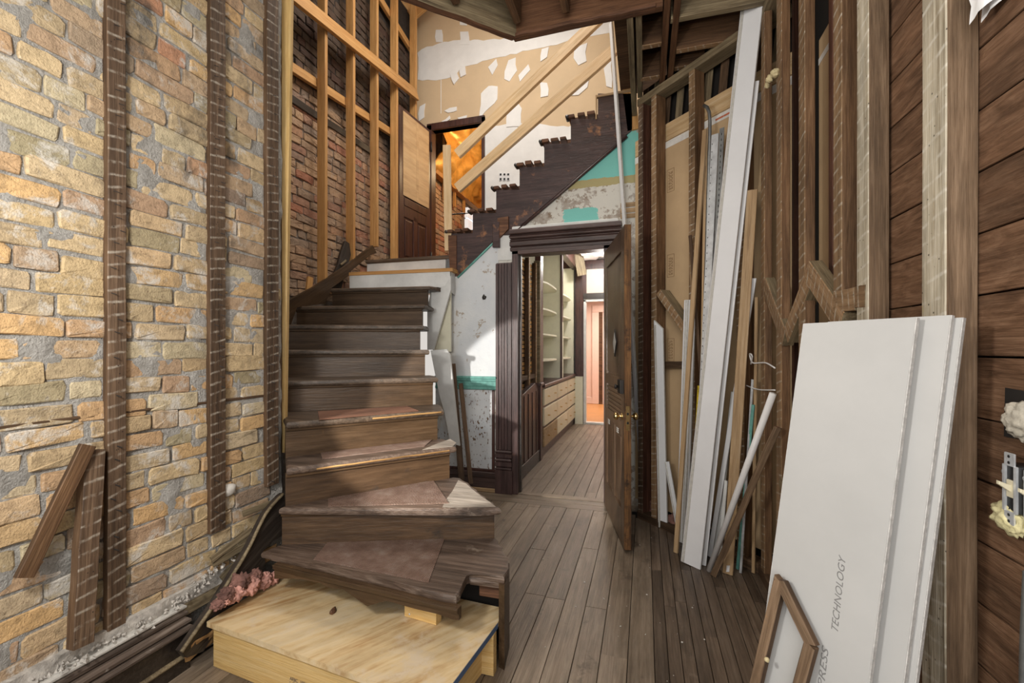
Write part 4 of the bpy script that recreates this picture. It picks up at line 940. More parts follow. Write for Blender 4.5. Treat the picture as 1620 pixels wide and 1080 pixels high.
# white closing panel on the open side, upper part
prism('side_panel', [at_y(u, v, 3.72) for u, v in ((682, 456), (704, 452), (713, 436), (713, 458), (686, 553), (676, 553), (676, 490))], (0, 0.02, 0), 'white_s', st)['label'] = 'white painted closing panel beside the upper treads'
prism('side_panel', [at_y(u, v, 3.80) for u, v in ((713, 455), (713, 556), (684, 556))], (0, 0.02, 0), 'cream', st)['label'] = 'cream painted closing panel'
# white boxed step, top step and landing
i10, i11 = indir(10), indir(11)
a, b = Lp[10], at_z(712, 424, hz(10)); al = (b - a).normalized(); dn10 = V((0, 0, -1))
prism('riser', [a + dn10 * 0.03, b + dn10 * 0.03, b + dn10 * 0.215 - al * 0.0, a + dn10 * 0.19], i10 * 0.02, 'white_s', st, origin=al)['label'] = 'white painted riser of the boxed step'
bb_ = b + al * 0.03
prism('tread', [a - i10 * 0.012, bb_ - i10 * 0.012, bb_ + i10 * 0.30, a + i10 * 0.42], dn10 * 0.032, 'pine', st)['label'] = 'pale plywood step top'
prism('side_panel', [b + dn10 * 0.03, b + dn10 * 0.03 + i10 * 0.27, b + dn10 * 0.26 + i10 * 0.27, b + dn10 * 0.215], -al * 0.02, 'white_s', st)
a, b = Lp[11], Rp[11]; al = (b - a).normalized()
prism('riser', [a + i11 * 0.03 + dn10 * 0.03, b + i11 * 0.03 + dn10 * 0.03, b + i11 * 0.03 + dn10 * 0.19, a + i11 * 0.03 + dn10 * 0.19], i11 * 0.02, 'white_s', st, origin=al)
prism('landing', [a, b + al * 0.05, V((-1.80, YB - 0.01, hz(11))), V((XF + 0.05, YB - 0.01, hz(11)))], (0, 0, -0.04), 'tread', st, 0.016, 3, origin=(1, 0, 0))
# wall string of the winding part and of the straight part
sk = [(450, 780), (444, 784), (420, 812), (392, 868), (362, 918), (334, 962), (310, 996), (286, 1030), (296, 1040), (322, 1030), (345, 990), (400, 925), (420, 890), (416, 872), (432, 856), (446, 848), (447, 806), (452, 800)]
ss = prism('wall_string', [at_x(u, v, XL + 0.13) for u, v in sk], (-0.03, 0, 0), 'black_w', st, origin=(0, 1, 0.5)); ss['label'] = 'blackened skirt board curving down to the brick wall'
cap = [at_x(u, v, XL + 0.135) for u, v in ((448, 781), (421, 812), (393, 868), (363, 918), (335, 962), (311, 996), (287, 1031))]
tube('string_cap', smooth(cap), 0.008, 'grey_beam', st, 8)
sk = [(452, 478), (500, 452), (545, 422), (590, 388), (596, 400), (585, 404), (556, 428), (552, 436), (525, 455), (515, 480), (470, 486), (458, 520), (452, 545)]
prism('wall_string', [at_x(u, v, XS + 0.02) for u, v in sk], (-0.03, 0, 0), 'riser', st, origin=(0, 1, 0.6))['label'] = 'brown skirt board climbing the stairwell wall'

# treads' mats
def mat_on(n, px, label, ms='rubber', th=0.004):
    pts = [at_z(u, v, hz(n) + 0.0045) for u, v in px]
    o = prism('tread_mat', pts, (0, 0, -th), ms, None, 0, 1, origin=pts[1] - pts[0]); return tag(o, label, 'mat', 'ribbed mats on the stair treads' if ms == 'rubber' else None)
mat_on(1, [(496, 884), (678, 920), (704, 850), (525, 849)], 'ribbed brown rubber mat on the lowest tread, the biggest of the mats')
mat_on(2, [(519, 800), (710, 795), (686, 760), (519, 780)], 'ribbed brown rubber mat on the second tread from the bottom')
mat_on(3, [(510, 725), (672, 705), (688, 691), (506, 710)], 'narrow ribbed rubber mat on the third tread from the bottom')
mat_on(4, [(505, 663), (662, 649), (644, 642), (503, 650)], 'smooth reddish mat on the fourth tread from the bottom', 'redmat')
# split raw wood along the worn nosings
a, b = Lp[3].lerp(Rp[3], 0.15), Lp[3].lerp(Rp[3], 0.95)
board('split_edge', a + V((0, 0, -0.022)) - indir(3) * 0.004, b + V((0, 0, -0.018)) - indir(3) * 0.004, 0.009, 0.01, -indir(3), 'split', st, 0.002, 8)
a, b = Lp[4].lerp(Rp[4], 0.5), Lp[4].lerp(Rp[4], 0.98)
board('split_edge', a + V((0, 0, -0.018)) - indir(4) * 0.004, b + V((0, 0, -0.012)) - indir(4) * 0.004, 0.010, 0.01, -indir(4), 'split', st, 0.002, 6)

# ================================================================== UPPER FLIGHT
us = thing('upper_staircase', (-1.2, YD, 2.28), 'dark open-ended flight of stairs climbing to the right above the hall doorway', 'staircase')
steps = [(712, 369), (748, 369), (748, 337), (785, 337), (785, 300), (822, 300), (822, 264), (861, 264), (861, 227), (903, 227), (903, 188), (946, 188), (946, 148), (1000, 148)]
xs = []
for u, v in steps: p = at_y(u, v, YD - 0.02); xs.append((p.x, p.z))
low = [at_y(u, v, YD - 0.02) for u, v in ((1000, 205), (990, 214), (805, 372), (788, 372), (725, 437), (712, 437))]
prism('stringer', [(x, YD - 0.02, z) for x, z in xs] + low, (0, 0.045, 0), 'stringer', us, origin=(1, 0, 0.7))
tube('string_bead', [at_y(u, v, YD - 0.02) for u, v in ((992, 216), (806, 375))], 0.012, 'stringer', us, 8)
tube('string_bead', [at_y(u, v, YD - 0.015) for u, v in ((788, 377), (724, 439))], 0.010, 'teal', us, 8)
prism('drop_newel', [at_y(u, v, YD - 0.045) for u, v in ((787, 345), (804, 342), (804, 362), (790, 376), (787, 376))], (0, 0.03, 0), 'ragged', us)
prism('drop_newel', [at_y(u, v, YD - 0.05) for u, v in ((779, 352), (790, 350), (790, 391), (779, 391))], (0, 0.03, 0), 'stringer', us, 0.003)
for k in range(6):
    i = 1 + 2 * k - 1
    x0, z0 = xs[2 * k]; x1 = xs[2 * k + 1][0]; YE = 5.0 if k else YD + 0.10
    prism('tread', [(x0 - 0.02, YD + 0.03, z0 + 0.001), (x1 + 0.03, YD + 0.03, z0 + 0.001), (x1 + 0.03, YE, z0 + 0.001), (x0 - 0.02, YE, z0 + 0.001)], (0, 0, 0.03), 'ragged', us)
    x = x0 - 0.02
    for j in range(3):
        wdt = (x1 - x0) / 3 - random.uniform(0.012, 0.03)
        box('tread_stub', (x, YD - 0.045 - random.uniform(0, 0.015), z0), (x + wdt, YD + 0.03, z0 + random.uniform(0.026, 0.036)), 'ragged', us, 0.005); x += (x1 - x0) / 3 + 0.004
    lathe('nosing_stub', (x0 - 0.03, YD - 0.05, z0 + 0.012), (0, 1, 0), [(0, 0.016), (0.07, 0.018)], 'black_w', us, 8)
    if k: prism('riser', [(xs[2 * k][0], YD + 0.02, z0), (xs[2 * k][0], YD + 0.02, xs[2 * k - 1][1]), (xs[2 * k][0], 5.0, xs[2 * k - 1][1]), (xs[2 * k][0], 5.0, z0)], (0.02, 0, 0), 'stringer', us)
board('top_trim', at_y(944, 152, YD - 0.03), at_y(1000, 142, YD - 0.03), 0.02, 0.03, (0, -1, 0), 'raw', us); board('top_trim', at_y(943, 188, YD - 0.03), at_y(943, 150, YD - 0.03), 0.012, 0.03, (0, -1, 0), 'raw', us)
prism('newel_base', [at_y(u, v, YD - 0.03) for u, v in ((708, 372), (722, 372), (722, 432), (712, 432))], (0, 0.05, 0), 'ragged', us)
hr = thing('temporary_handrail', (-1.75, YD, 2.3), 'pale new pine handrail of two sloping boards and a post on the landing', 'handrail')
board('post', at_y(709.5, 396, YD - 0.03), at_y(706.5, 229, YD - 0.03), 0.075, 0.038, (0.35, -1, 0), 'pine_l', hr, 0.0005, 3)
board('rail', at_y(722, 243, YD + 0.03), at_y(955, 20, YD + 0.03), 0.10, 0.038, (0, -1, 0.1), 'pine_l', hr)
board('rail', at_y(722, 297, YD + 0.03), at_y(972, 76, YD + 0.03), 0.10, 0.038, (0, -1, 0.1), 'pine_l', hr)
board('post', at_y(1002, 205, YD - 0.02), at_y(981, 36, YD - 0.02), 0.10, 0.05, (0.0, -1, 0), 'pine', hr)

sw = thing('switch_plate', at_y(798, 280, YB), 'small white and black triple outlet strip on the spackled stairwell wall', 'outlet')
for k in range(3):
    p = at_y(792.5 + k * 6, 280, YB - 0.003); box('outlet', (p.x - 0.02, YB - 0.014, p.z - 0.05), (p.x + 0.02, YB - 0.002, p.z + 0.05), 'white', sw, 0.004)
    for dzz in (-0.03, 0.03): box('socket', (p.x - 0.012, YB - 0.018, p.z + dzz - 0.012), (p.x + 0.012, YB - 0.012, p.z + dzz + 0.012), 'black', sw)

# ================================================================== LOOSE THINGS, LEFT
def single(o, label, cat, group=None, kind=None): return tag(o, label, cat, group, kind)
pl = thing('step_platform', (-1.2, 1.55, 0), 'low plywood step box with pine sides in front of the stairs', 'platform')
zt = 0.19
tp = [at_z(327, 983, zt), at_z(599, 1080, zt)]
fr = (tp[1] - tp[0]).normalized(); c3 = at_z(787, 985, zt); c2 = tp[0] + fr * 1.10
c2 = V((-0.640, tp[0].y + (tp[1] - tp[0]).y * ((-0.640 - tp[0].x) / (tp[1] - tp[0]).x), zt))
c4 = V((-1.745, 1.93, zt))
prism('plywood_top', [tp[0], c2, c3, V((c3.x, 1.86, zt)), c4], (0, 0, -0.022), 'ply', pl, origin=(0.55, 0.8, 0))
nin = V((-fr.y, fr.x, 0))
def fboard(name, s0, s1, z0, z1, off, th, ms):
    a, b = tp[0] + fr * s0 + nin * off, tp[0] + fr * s1 + nin * off
    return board(name, V((a.x, a.y, (z0 + z1) / 2)), V((b.x, b.y, (z0 + z1) / 2)), z1 - z0, th, -nin, ms, pl)
fl_ = (c2 - tp[0]).length
fboard('front_board', 0.025, fl_ - 0.06, 0.0, 0.165, 0.012, 0.038, 'pine_y')
board('side_board', (c2.x - 0.05, c2.y + 0.06, 0.084), (c3.x - 0.045, 1.74, 0.084), 0.165, 0.038, (1, 0, 0), 'pine_y', pl)
board('back_board', (c3.x - 0.22, 1.70, 0.084), (c3.x + 0.0, 1.70, 0.084), 0.165, 0.038, (0, -1, 0), 'pine_y', pl)
prism('edge_paint', [c2 + V((0.001, 0, 0)), c3 + V((0.001, 0, 0)), c3 + V((0.001, 0, -0.022)), c2 + V((0.001, 0, -0.022))], (0.001, 0, 0), 'blue', pl)['label'] = 'blue painted plywood edge'
fm_, _ = frame(tp[0] + fr * 0.0, tp[0] + fr * 1.0, -nin)
pa = at_p(459, 1070, tp[0] + nin * 0.011, nin); mm = fm_.copy(); mm.translation = V((pa.x, pa.y, pa.z - 0.008)) - nin * 0.002
yv = V((0, 0, 1)); mm = Matrix((fr, yv, fr.cross(yv))).transposed().to_4x4(); mm.translation = V((pa.x, pa.y, pa.z - 0.010)) - nin * 0.0025
text('grade_stamp', 'AFJIC  100', 0.018, mm, 'ink', pl)
mm2 = mm.copy(); mm2.translation = mm.translation + V((0, 0, -0.018)); text('grade_stamp', 'L-M-L', 0.018, mm2, 'ink', pl)
blk = thing('support_block', at_z(666, 975, zt), 'yellow pine block propping the nosing of the lowest tread', 'block')
a, b = at_z(640, 975, zt + 0.001), at_z(690, 989.5, zt + 0.001); a, b = V((a.x, a.y, zt + 0.0445)), V((b.x, b.y, zt + 0.0445))
board('block_body', a, b, 0.087, 0.04, V(((b - a).y, -(b - a).x, 0)), 'pine_y', blk)
lathe('nail_head', at_p(648, 971, a, V(((b - a).y, -(b - a).x, 0))), V(((b - a).y, -(b - a).x, 0)), [(0, 0.004), (0.002, 0.004), (0.0022, 0)], 'white', blk, 8)
single(blob('wood_chunk', at_z(527, 966, zt + 0.008), (0.011, 0.022, 0.012), 'ragged', None, 2, 0.35, 2.5, 0.3, 4), 'small dark brown wood chunk lying on the plywood step', 'wood chip')
pk = thing('insulation_batt', at_z(385, 940, zt), 'torn pink fibreglass tuft wedged between skirt board and plywood', 'insulation')
for i, (u, v, s, m) in enumerate(((346, 955, (.03, .03, .022), 'pinkd'), (358, 940, (.035, .035, .030), 'pinkd'), (352, 952, (.028, .03, .02), 'pink'), (372, 938, (.040, .04, .04), 'pink'), (395, 925, (.045, .04, .045), 'pink'), (418, 918, (.040, .035, .04), 'pink'), (432, 915, (.025, .03, .03), 'pink'), (380, 920, (.04, .03, .04), 'pinkd'), (404, 910, (.03, .03, .03), 'pinkd'))):
    blob('fibre_tuft', at_x(u, v, XL + 0.175), tuple(q * 0.9 for q in s), m, pk, 4, 0.42, 3.2, i, i)
crumple('paper_facing', at_z(402, 900, zt + 0.05), (0.05, 0.08, 0.03), (-0.02, 0.03, 0.055), 8, 6, 0.01, 'paper', pk)
single(crumple('brown_paper', at_z(287, 1046, 0.05), (0.045, 0.23, 0.045), (0.04, 0.0, 0.085), 12, 8, 0.022, 'paper', freq=3), 'torn crumpled brown paper at the left end of the plywood box', 'paper')
def leanx(name, u0, v0, u1, v1, x0, x1, wd, th, ms, label, cat, **k):
    return single(board(name, at_x(u0, v0, x0), at_x(u1, v1, x1), wd, th, (1, 0, 0.05), ms, **k), label, cat)
leanx('wood_strip', 41, 914, 142, 704, XL + 0.075, XL + 0.07, 0.045, 0.022, ('strip', 'stud'), 'short brown strip leaning slantwise against the buff bricks', 'wood strip', jit=0.001, seg=5)
leanx('furring_offcut', 133, 1022, 152, 712, XL + 0.085, XL + 0.05, 0.060, 0.04, ('strip', 'strip_m'), 'short furring offcut with nail stubs standing left of the long strip', 'wood strip', jit=0.0015, seg=6)
o = thing('lath_pieces', at_x(380, 880, XL + 0.04), 'broken pale lath ends sticking out beside the skirt board', 'lath')
for u0, v0, u1, v1 in ((335, 885, 400, 838), (338, 893, 396, 858), (385, 812, 430, 796), (350, 915, 385, 880)):
    board('lath_end', at_x(u0, v0, XL + 0.05), at_x(u1, v1, XL + 0.06), 0.03, 0.008, (1, 0, 0.3), 'grey_beam', o, 0.002, 3)
single(blob('mortar_lump', at_x(362, 775, XL + 0.012), (0.016, 0.04, 0.03), 'dust', None, 2, 0.4, 2, 0, 9), 'white mortar lump stuck on the brick wall by the stairs', 'mortar')
cr = thing('carved_moulding', at_x(530, 440, XS + 0.02), 'carved dark moulding piece propped behind the stair skirt board', 'moulding')
board('moulding_body', at_x(530, 462, XS - 0.035), at_x(553, 385, XS - 0.045), 0.11, 0.04, (1, -0.3, 0.1), 'black_w', cr, 0.004, 6)
for f in (0.15, 0.3, 0.45): 
    p = at_x(530, 462, XS - 0.028).lerp(at_x(553, 385, XS - 0.036), f + 0.15); board('flute', p + V((0, -0.04, -0.03)), p + V((0, 0.04, 0.03)), 0.02, 0.012, (1, -0.3, 0.1), 'grey_beam', cr)
single(board('wood_offcut', at_x(488, 474, XS - 0.04), at_x(492, 438, XS - 0.05), 0.05, 0.03, (1, -0.3, 0.1), 'pine'), 'small pine offcut standing behind the stair skirt board', 'wood offcut')

# boards beside the stairs
single(prism('slanted_board', [at_y(u, v, 3.45) for u, v in ((681, 554), (706, 552), (712, 562), (720, 640), (727, 705), (712, 700), (705, 660), (694, 620), (688, 590))], (0, 0.02, 0), 'white_s'), 'chipped off-white board standing beside the stair ends', 'board')
single(board('dark_lath', at_y(731, 768, 3.6), at_y(716, 575, 3.86), 0.055, 0.012, (0.5, -1, 0), ('strip', 'strip')), 'dark lath leaning against the white panel, nearer the stairs', 'lath', 'dark laths beside the stairs')
single(board('dark_lath', at_y(745, 765, 3.62), at_y(729, 606, 3.86), 0.04, 0.012, (0.5, -1, 0), ('strip', 'strip')), 'dark lath leaning against the white panel, nearer the doorway', 'lath', 'dark laths beside the stairs')

# hall bulb
hl = thing('ceiling_bulb', (-0.74, 7.4, 3.04), 'bright bare bulb glowing on the hall ceiling', 'lamp')
lathe('socket', (-0.74, 7.4, 3.04), (0, 0, -1), [(0, 0.05), (0.03, 0.05), (0.035, 0.025), (0.06, 0.025)], 'ivory', hl, 12)
lathe('bulb', (-0.74, 7.4, 2.985), (0, 0, -1), [(0, 0.014), (0.02, 0.02), (0.045, 0.033), (0.065, 0.030), (0.08, 0.016), (0.085, 0)], 'bulb', hl, 14)
lamp('hall_bulb_light', 'POINT', (-0.70, 7.1, 2.75), 38, (1, 0.98, 0.94), 0.06)

# ================================================================== LOOSE THINGS ON THE DIAGONAL WALL
def lean(name, b, t, s, wd, th, ms, label, cat, group=None, jit=0.0, seg=1, face=None, ends=(0, 0), z0=0.004, rib=False):
    A = at_z(b[0], b[1], z0); B = at_s(t[0], t[1], s)
    o = board(name, A, B, wd, th, face or (-0.75, -1, 0.05), ms, None, jit, seg, 0.0025, ends)
    if rib:                                       # raised beads of a moulded casing
        m, L = frame(A, B, face or (-0.75, -1, 0.05))
        for y in rib:
            p, q = m @ V((0.003, y * wd, 0.003)), m @ V((L - 0.003, y * wd, 0.003)); board('bead', p, q, 0.010, 0.004, m.to_3x3() @ V((0, 0, 1)), ms[0] if isinstance(ms, (tuple, list)) else ms, o, ch=0.002)
    return tag(o, label, cat, group)
GT = 'white trim lengths leaning on the diagonal wall'
lean('white_strip', (1018, 812), (965, 36), 3.57, 0.040, 0.02, ('white_g', 'white'), 'long thin white strip rising from behind the open door past the ceiling', 'trim', face=(-0.9, -0.6, 0))
lean('white_casing', (1048, 836), (1041, 513), 3.54, 0.075, 0.018, ('white_g', 'white'), 'white moulded casing with a slant-cut top, nearest the open door', 'trim', GT, ends=(0, 0.9), rib=(0.36, 0.28))
lean('wide_white_casing', (1092, 894), (1189, 8), 3.50, 0.125, 0.018, ('white_g', 'white'), 'widest and tallest white moulded board leaning on the diagonal wall', 'trim', GT, rib=(0.42, 0.36), face=(-0.6, -1, 0.1))
lean('white_board', (1113, 894), (1197, 128), 3.53, 0.028, 0.016, ('white_g', 'white'), 'grey-edged white board just right of the widest casing', 'trim', GT, face=(-0.2, -1, 0.1))
lean('white_board', (1122, 880), (1192, 440), 3.55, 0.030, 0.012, ('white_g', 'white'), 'short thin white board right of the grey-edged one', 'trim', GT)
lean('tan_strip', (1068, 874), (1114, 205), 3.52, 0.030, 0.018, 'raw', 'thin tan wood strip left of the metal studs, its foot out on the floor', 'wood strip')
lean('tan_strip', (1106, 876), (1116, 262), 3.56, 0.028, 0.018, 'raw', 'thin brown wood strip just behind the dark lath', 'wood strip')
lean('white_trim', (1078, 858), (1091, 474), 3.55, 0.085, 0.016, ('white_g', 'white'), 'white fluted trim behind the tan wood strip', 'trim', GT, rib=(0.30, 0.12, -0.1, -0.3))
lean('white_trim', (1076, 852), (1054, 730), 3.56, 0.04, 0.014, ('white_g', 'white'), 'shortest white trim slanting left behind the tan strip', 'trim', GT, rib=(0.2,))
lean('dark_lath', (1130, 878), (1091, 372), 3.50, 0.022, 0.012, 'strip', 'dark narrow lath slanting left across the metal studs', 'lath')
o = thing('metal_stud', at_z(1108, 858, 0), 'shiny galvanised steel stud channel left of the widest casing', 'metal stud')
A, B = at_z(1099, 876, 0.004), at_s(1131, 212, 3.52)
fdir = V((-0.6, -1, 0.05)); board('web', A, B, 0.042, 0.004, fdir, 'galv', o)
m, L = frame(A, B, fdir)
for sgn in (-1, 1): board('flange', m @ V((0, sgn * 0.021, 0)), m @ V((L, sgn * 0.021, 0)), 0.003, 0.035, fdir, 'galv', o)
slabs('slot_holes', [(m @ V((k * 0.05, 0.014, 0.0005)), m.to_3x3() @ V((0.004, 0, 0)), m.to_3x3() @ V((0, 0.002, 0)), m.to_3x3() @ V((0, 0, 0.0008))) for k in range(1, int(L / 0.05))], 'black', o)
o = thing('metal_stud', at_z(1118, 860, 0), 'dull grey perforated steel channel between shiny stud and widest casing', 'metal stud')
A, B = at_z(1112, 882, 0.004), at_s(1142, 202, 3.54)
board('web', A, B, 0.030, 0.004, fdir, 'galv_d', o); m, L = frame(A, B, fdir)
slabs('slot_holes', [(m @ V((k * 0.035, 0.0, 0.0005)), m.to_3x3() @ V((0.007, 0, 0)), m.to_3x3() @ V((0, 0.002, 0)), m.to_3x3() @ V((0, 0, 0.0008))) for k in range(1, int(L / 0.035))], 'black', o)
o = thing('perforated_angle', at_z(1120, 868, 0), 'thin dark perforated metal angle leaning against the widest casing', 'metal angle')
A, B = at_z(1112, 886, 0.004), at_s(1160, 196, 3.52)
board('web', A, B, 0.022, 0.003, fdir, 'iron', o); m, L = frame(A, B, fdir)
slabs('punched_holes', [(m @ V((k * 0.045, 0.0, 0.0005)), m.to_3x3() @ V((0.006, 0, 0)), m.to_3x3() @ V((0, 0.004, 0)), m.to_3x3() @ V((0, 0, 0.0008))) for k in range(1, int(L / 0.045))], 'white', o)
o = thing('steel_conduit', at_z(1104, 850, 0), 'thin grey steel conduit with a hooked top behind the metal studs', 'conduit')
p = [at_z(1104, 874, 0.01), at_s(1123, 210, 3.55), at_s(1123, 190, 3.56), at_s(1122, 178, 3.56), at_s(1119, 170, 3.57), at_s(1114, 167, 3.60)]
tube('conduit_pipe', p, 0.011, 'galv_d', o)
lean('white_trim', (1108, 880), (1145, 318), 3.55, 0.05, 0.014, ('white_g', 'white'), 'white trim behind the perforated angle, top at half its height', 'trim', GT)
lean('tan_board', (1151, 908), (1190, 300), 3.52, 0.056, 0.018, 'raw', 'tall orange-tan board behind the white pipe', 'board', face=(-0.3, -1, 0))
o = bpy.data.objects[[x.name for x in C.objects if x.name.startswith('tan_board')][0]]
prism('paper_sticker', [at_p(u, v, at_z(1151, 908, 0), (-0.3, -1, 0)) + V((-0.003, -0.010, 0)) for u, v in ((1150, 893), (1155, 893), (1154, 903), (1149, 903))], (0, -0.001, 0), 'white', o)
pv = thing('white_pipe', at_z(1122, 900, 0), 'slim white plastic pipe slanting right to the studs', 'pipe')
tube('pipe_body', [at_z(1122, 902, 0.015), at_x(1223, 622, XR - 0.03)], 0.0165, 'pvc', pv, 14)
o = single(board('brown_lath', at_z(1128, 911, 0.004), at_x(1230, 676, XR - 0.03), 0.034, 0.010, (-0.2, -1, 0.3), ('ragged', 'stud_g'), None, 0.002, 6), 'rough brown lath slanting right in front of the white pipe', 'lath')
lean('teal_strip', (1166, 900), (1191, 640), 3.54, 0.018, 0.010, 'teal', 'short strip with flaking teal paint behind the white pipe', 'wood strip')
lean('yellow_strip', (1092, 868), (1107, 610), 3.54, 0.035, 0.015, 'yellow', 'strip splashed with yellow paint between the white trims', 'wood strip')
lean('white_trim', (1130, 880), (1160, 620), 3.56, 0.03, 0.012, ('white_g', 'white_s'), 'short thin white trim behind the widest casing, left of the tan board', 'trim', GT)
lean('white_trim', (1137, 893), (1148, 760), 3.45, 0.02, 0.010, ('white_g', 'white_s'), 'stubby white strip between the widest casing and the white pipe', 'trim', GT)
lean('metal_rod', (1171, 906), (1190, 600), 3.56, 0.014, 0.010, 'galv', 'thin shiny metal rod in the corner behind the brown lath', 'rod')
lean('tan_strip', (1191, 906), (1196, 470), 3.58, 0.018, 0.014, 'raw', 'thin pale strip in the corner right of the metal rod', 'wood strip')
for i, (u, v, s, lb) in enumerate(((1036, 806, (.06, .05, .09), 'dirty pink insulation clump at the foot of the wall by the door'), (1190, 855, (.05, .05, .10), 'dark pink insulation clump in the corner behind the brown lath'), (1066, 828, (.05, .04, .07), 'dusty insulation clump behind the white casing foot'))):
    single(blob('insulation_clump', at_z(u, v, s[2] * 0.7), s, 'pinkd', None, 3, 0.5, 2.2, i, i + 11), lb, 'insulation', 'insulation clumps along the wall foot')
cb1 = tube('white_cable', smooth([at_x(1188, 576, XR - 0.05), at_x(1190, 563, XR - 0.06), at_x(1186, 560, XR - 0.06), at_x(1190, 573, XR - 0.05), at_x(1200, 574, XR - 0.03), at_x(1212, 574, XR - 0.02), at_x(1226, 582, XR - 0.01)]), 0.0042, 'pvc', None, 6)
single(cb1, 'white cable with a curled end, the upper of two by the studs', 'cable', 'white cables by the studs')
single(tube('white_cable', smooth([at_x(1154, 600, XR - 0.09), at_x(1166, 602, XR - 0.07), at_x(1182, 610, XR - 0.05), at_x(1200, 616, XR - 0.02), at_x(1226, 617, XR - 0.01)]), 0.0042, 'pvc', None, 6), 'white cable, the lower of two, stretching to the stud', 'cable', 'white cables by the studs')
fo = thing('foam_blob', at_x(1224, 120, XR - 0.02), 'dried yellow foam blob stuck high on an old stud', 'foam')
for i, (u, v, s) in enumerate(((1226, 116, (.02, .028, .02)), (1218, 124, (.015, .02, .02)), (1214, 134, (.010, .013, .018)))): blob('foam_lobe', at_x(u, v, XR - 0.015), s, 'foam', fo, 3, 0.5, 3, i, i)

# ================================================================== DRYWALL SHEETS
TL = V((0, 0, H)) + (V((0.43, 1.44, 1.404)) - V((0, 0, H))) * 0.94; down = V((-0.958, -0.287, 0)) * 0.130
sdir = V((0.172, -0.205, 0)).normalized(); up = (V((0, 0, 1)) - down).normalized()
sn_ = sdir.cross(up).normalized()
if sn_.dot(V((-1, -0.6, 0))) < 0: sn_ = -sn_
WS = 0.246
def sheet(P, wd, z0, label, ht=1.0):
    base = P + (-up) * ((P.z - z0) / up.z)
    o = thing('drywall_sheet', base, label, 'drywall', 'drywall sheets leaning on the right wall')
    q = [base, base + sdir * wd, P + sdir * wd, P]
    prism('gypsum_core', [p - sn_ * 0.0008 for p in q], -sn_ * 0.011, 'rock_e', o)
    prism('face_paper', [p + sdir * (0.002 if i in (0, 3) else -0.002) for i, p in enumerate(q)], -sn_ * 0.001, 'rock', o)
    return o
s1 = sheet(TL, WS, 0.003, 'front drywall sheet with printed lettering, leaning on the right wall')
s2 = sheet(TL - sn_ * 0.027 + sdir * 0.047 + V((0, 0, 0.006)), WS, 0.003, 'middle drywall sheet, its right edge showing past the front one')
s3 = sheet(TL - sn_ * 0.040 + sdir * 0.060 + V((0, 0, 0.002)), WS, 0.003, 'rearmost drywall sheet of the three, touching the stud')
def on_sheet(u, v, off=0.0): return at_p(u, v, TL + sn_ * off, sn_)
a, b = on_sheet(1327, 1003), on_sheet(1342, 880)
def ptext(body, px0, px1, ms, size=None):
    a, b = on_sheet(*px0, 0.0004), on_sheet(*px1, 0.0004); x = (b - a).normalized(); y = sn_.cross(x)
    m = Matrix((x, y, sn_)).transposed().to_4x4(); m.translation = a
    o = text('printed_lettering', body, 0.02, m, ms, s1, 0.25)
    L = max(v.co.x for v in o.data.vertices); k = (b - a).length / L
    for v in o.data.vertices: v.co.x *= k; v.co.y *= (size or 0.0155) / 0.0146
    return o
ptext('TECHNOLOGY', (1325, 1003), (1338, 881), 'ink_l')
ptext('PRESS', (1303, 1092), (1311, 1026), 'ink_l')
# mitred wooden frame in front
mf = thing('wooden_frame', on_sheet(1230, 1000, 0.02), 'corner of a worn mitred wood frame leaning on the front drywall sheet', 'frame')
P = [on_sheet(u, v, 0.035) for u, v in ((1184, 1120), (1231, 917), (1280, 1019), (1252, 1120))]
for a, b, e in ((P[0], P[1], (0, 0.5)), (P[1], P[2], (0.5, 0.4)), (P[2], P[3], (0.3, 0))):
    board('frame_rail', a, b, 0.026, 0.02, sn_, ('strip', 'stud_g'), mf, 0.0003, 3, 0.002, e)
blob('foam_crumb', on_sheet(1213, 1043, 0.04), (0.006, 0.006, 0.006), 'foam', mf, 2)

# ================================================================== RIGHT EDGE
XW = XR + 0.060
sx = thing('light_switch', at_x(1606, 780, XW), 'double light switch hanging bare in its metal straps on the plank wall', 'switch')
c = at_x(1607, 775, XW - 0.02)
box('switch_body', (c.x - 0.004, c.y - 0.075, c.z - 0.045), (c.x + 0.035, c.y + 0.022, c.z + 0.05), 'black', sx, 0.004)
for k, y in enumerate((c.y + 0.004, c.y - 0.048)):
    for zz, h_ in ((0.058, 0.026), (-0.056, 0.026)):
        box('mount_strap', (c.x - 0.008, y - 0.012, c.z + zz - h_ / 2), (c.x - 0.005, y + 0.012, c.z + zz + h_ / 2), 'galv', sx, 0.001)
        for q in (-0.006, 0.006): lathe('strap_hole', (c.x - 0.0082, y, c.z + zz + q), (-1, 0, 0), [(0, 0.003), (0.0006, 0.003), (0.0007, 0)], 'black', sx, 8)
    for yy in (-0.014, 0.014): box('mount_strap', (c.x - 0.008, y + yy - 0.003, c.z - 0.045), (c.x - 0.004, y + yy + 0.003, c.z + 0.047), 'galv', sx, 0.001)
    box('switch_plate', (c.x - 0.007, y - 0.008, c.z - 0.016), (c.x - 0.003, y + 0.008, c.z + 0.018), 'ivory', sx, 0.001)
    prism('toggle', [(c.x - 0.006, y + 0.004, c.z - 0.006), (c.x - 0.006, y + 0.004, c.z + 0.008), (c.x - 0.026, y + 0.003, c.z + 0.016), (c.x - 0.026, y + 0.003, c.z + 0.009)], (0, -0.008, 0), 'ivory', sx, 0.001)
    lathe('terminal_screw', (c.x - 0.004, y + 0.018, c.z + 0.03), (-1, 0, 0), [(0, 0.004), (0.003, 0.004), (0.0031, 0)], 'galv', sx, 8)
single(blob('white_wool_tuft', at_x(1618, 664, XW - 0.010), (0.020, 0.034, 0.036), 'wool', None, 4, 0.35, 2.5, 0, 2), 'fluffy white insulation bulging from the hole above the switch', 'insulation')
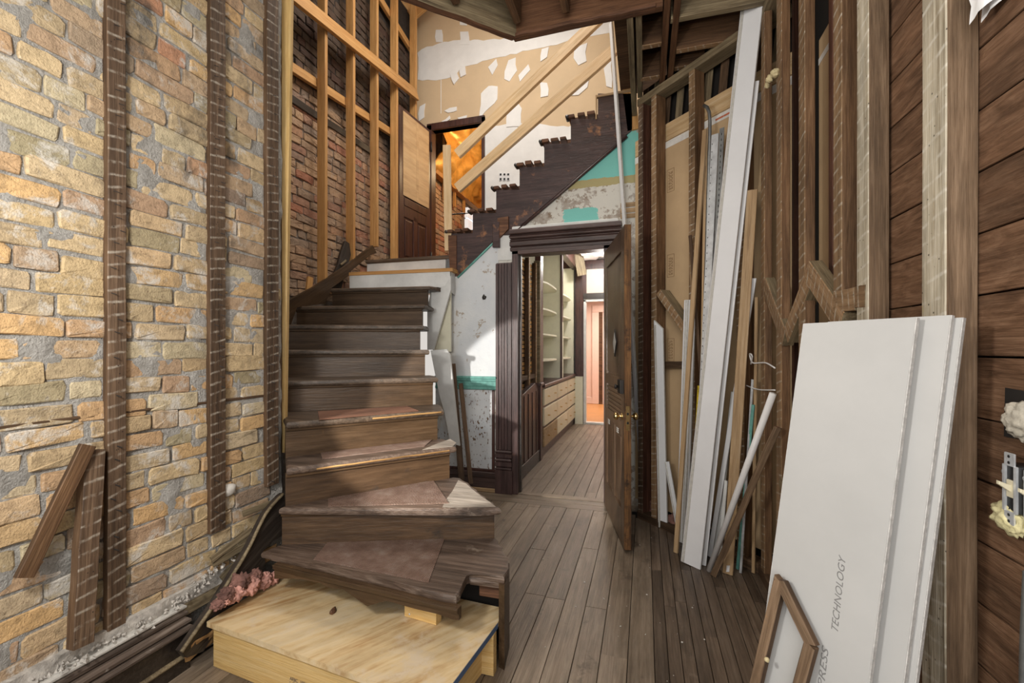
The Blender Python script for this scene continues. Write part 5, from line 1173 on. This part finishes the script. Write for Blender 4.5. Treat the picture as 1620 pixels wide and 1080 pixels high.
prism('hole_shade', [at_x(u, v, XW - 0.003) for u, v in ((1590, 613), (1640, 622), (1640, 700), (1588, 690))], (0.002, 0, 0), 'void', wr)  # flat black patch on the planks, painted for a hole's dark
single(blob('yellow_wool_tuft', at_x(1602, 822, XW - 0.012), (0.018, 0.045, 0.028), 'wool_y', None, 4, 0.4, 2.5, 0, 5), 'pale yellow insulation tuft below the light switch', 'insulation')
pts = [at_x(1629 - 6 * math.sin(i / 40 * 2.0), 905 + i * 6, XW - 0.012) for i in range(41)]
fx = [0.0085 + (0.0013 if i % 2 else 0) for i in range(161)]
pp = []
for i in range(161):
    f = i / 160 * 40; k = min(39, int(f)); pp.append(pts[k].lerp(pts[k + 1], f - k))
single(tube('flexible_conduit', pp, fx, 'galv_d', None, 10), 'ribbed grey metal flexible conduit running down at the right edge', 'conduit')
single(crumple('plastic_film', at_x(1543, 38, XW - 0.03), V((0, -0.16, 0.055)), V((0, 0.005, 0.16)), 12, 8, 0.012, 'film', freq=3), 'crumpled white plastic film hanging at the top of the plank wall', 'plastic film')

# nails on studs and strips, crumbs on the floor
nq = []
for y in (1.148, 1.553, 1.865):
    z = 0.55
    while z < 2.7:
        if random.random() < 0.6: p = V((XL + 0.032, y + random.uniform(-.018, .018), z)); nq.append((p + V((0.008, 0, -0.002)), V((0.009, 0.003, -0.003)), V((0, 0.0013, 0)), V((0, 0, 0.0013))))
        z += 0.047
tag(slabs('bent_nails', nq, 'iron', wl), kind='stuff')
nq = []
for k in range(45):
    x = random.uniform(-0.75, 0.35); y = random.uniform(1.8, 3.7)
    if x + y > 3.5: continue
    r = random.uniform(0.001, 0.004); an = random.uniform(0, 3)
    nq.append(((x, y, 0.002 + r * 0.5), V((math.cos(an), math.sin(an), 0)) * r, V((-math.sin(an), math.cos(an), 0)) * r * random.uniform(.3, 1), V((0, 0, r * 0.5))))
tag(slabs('plaster_crumbs', nq, 'dust'), 'small white plaster crumbs scattered over the floorboards', 'crumbs', kind='stuff')
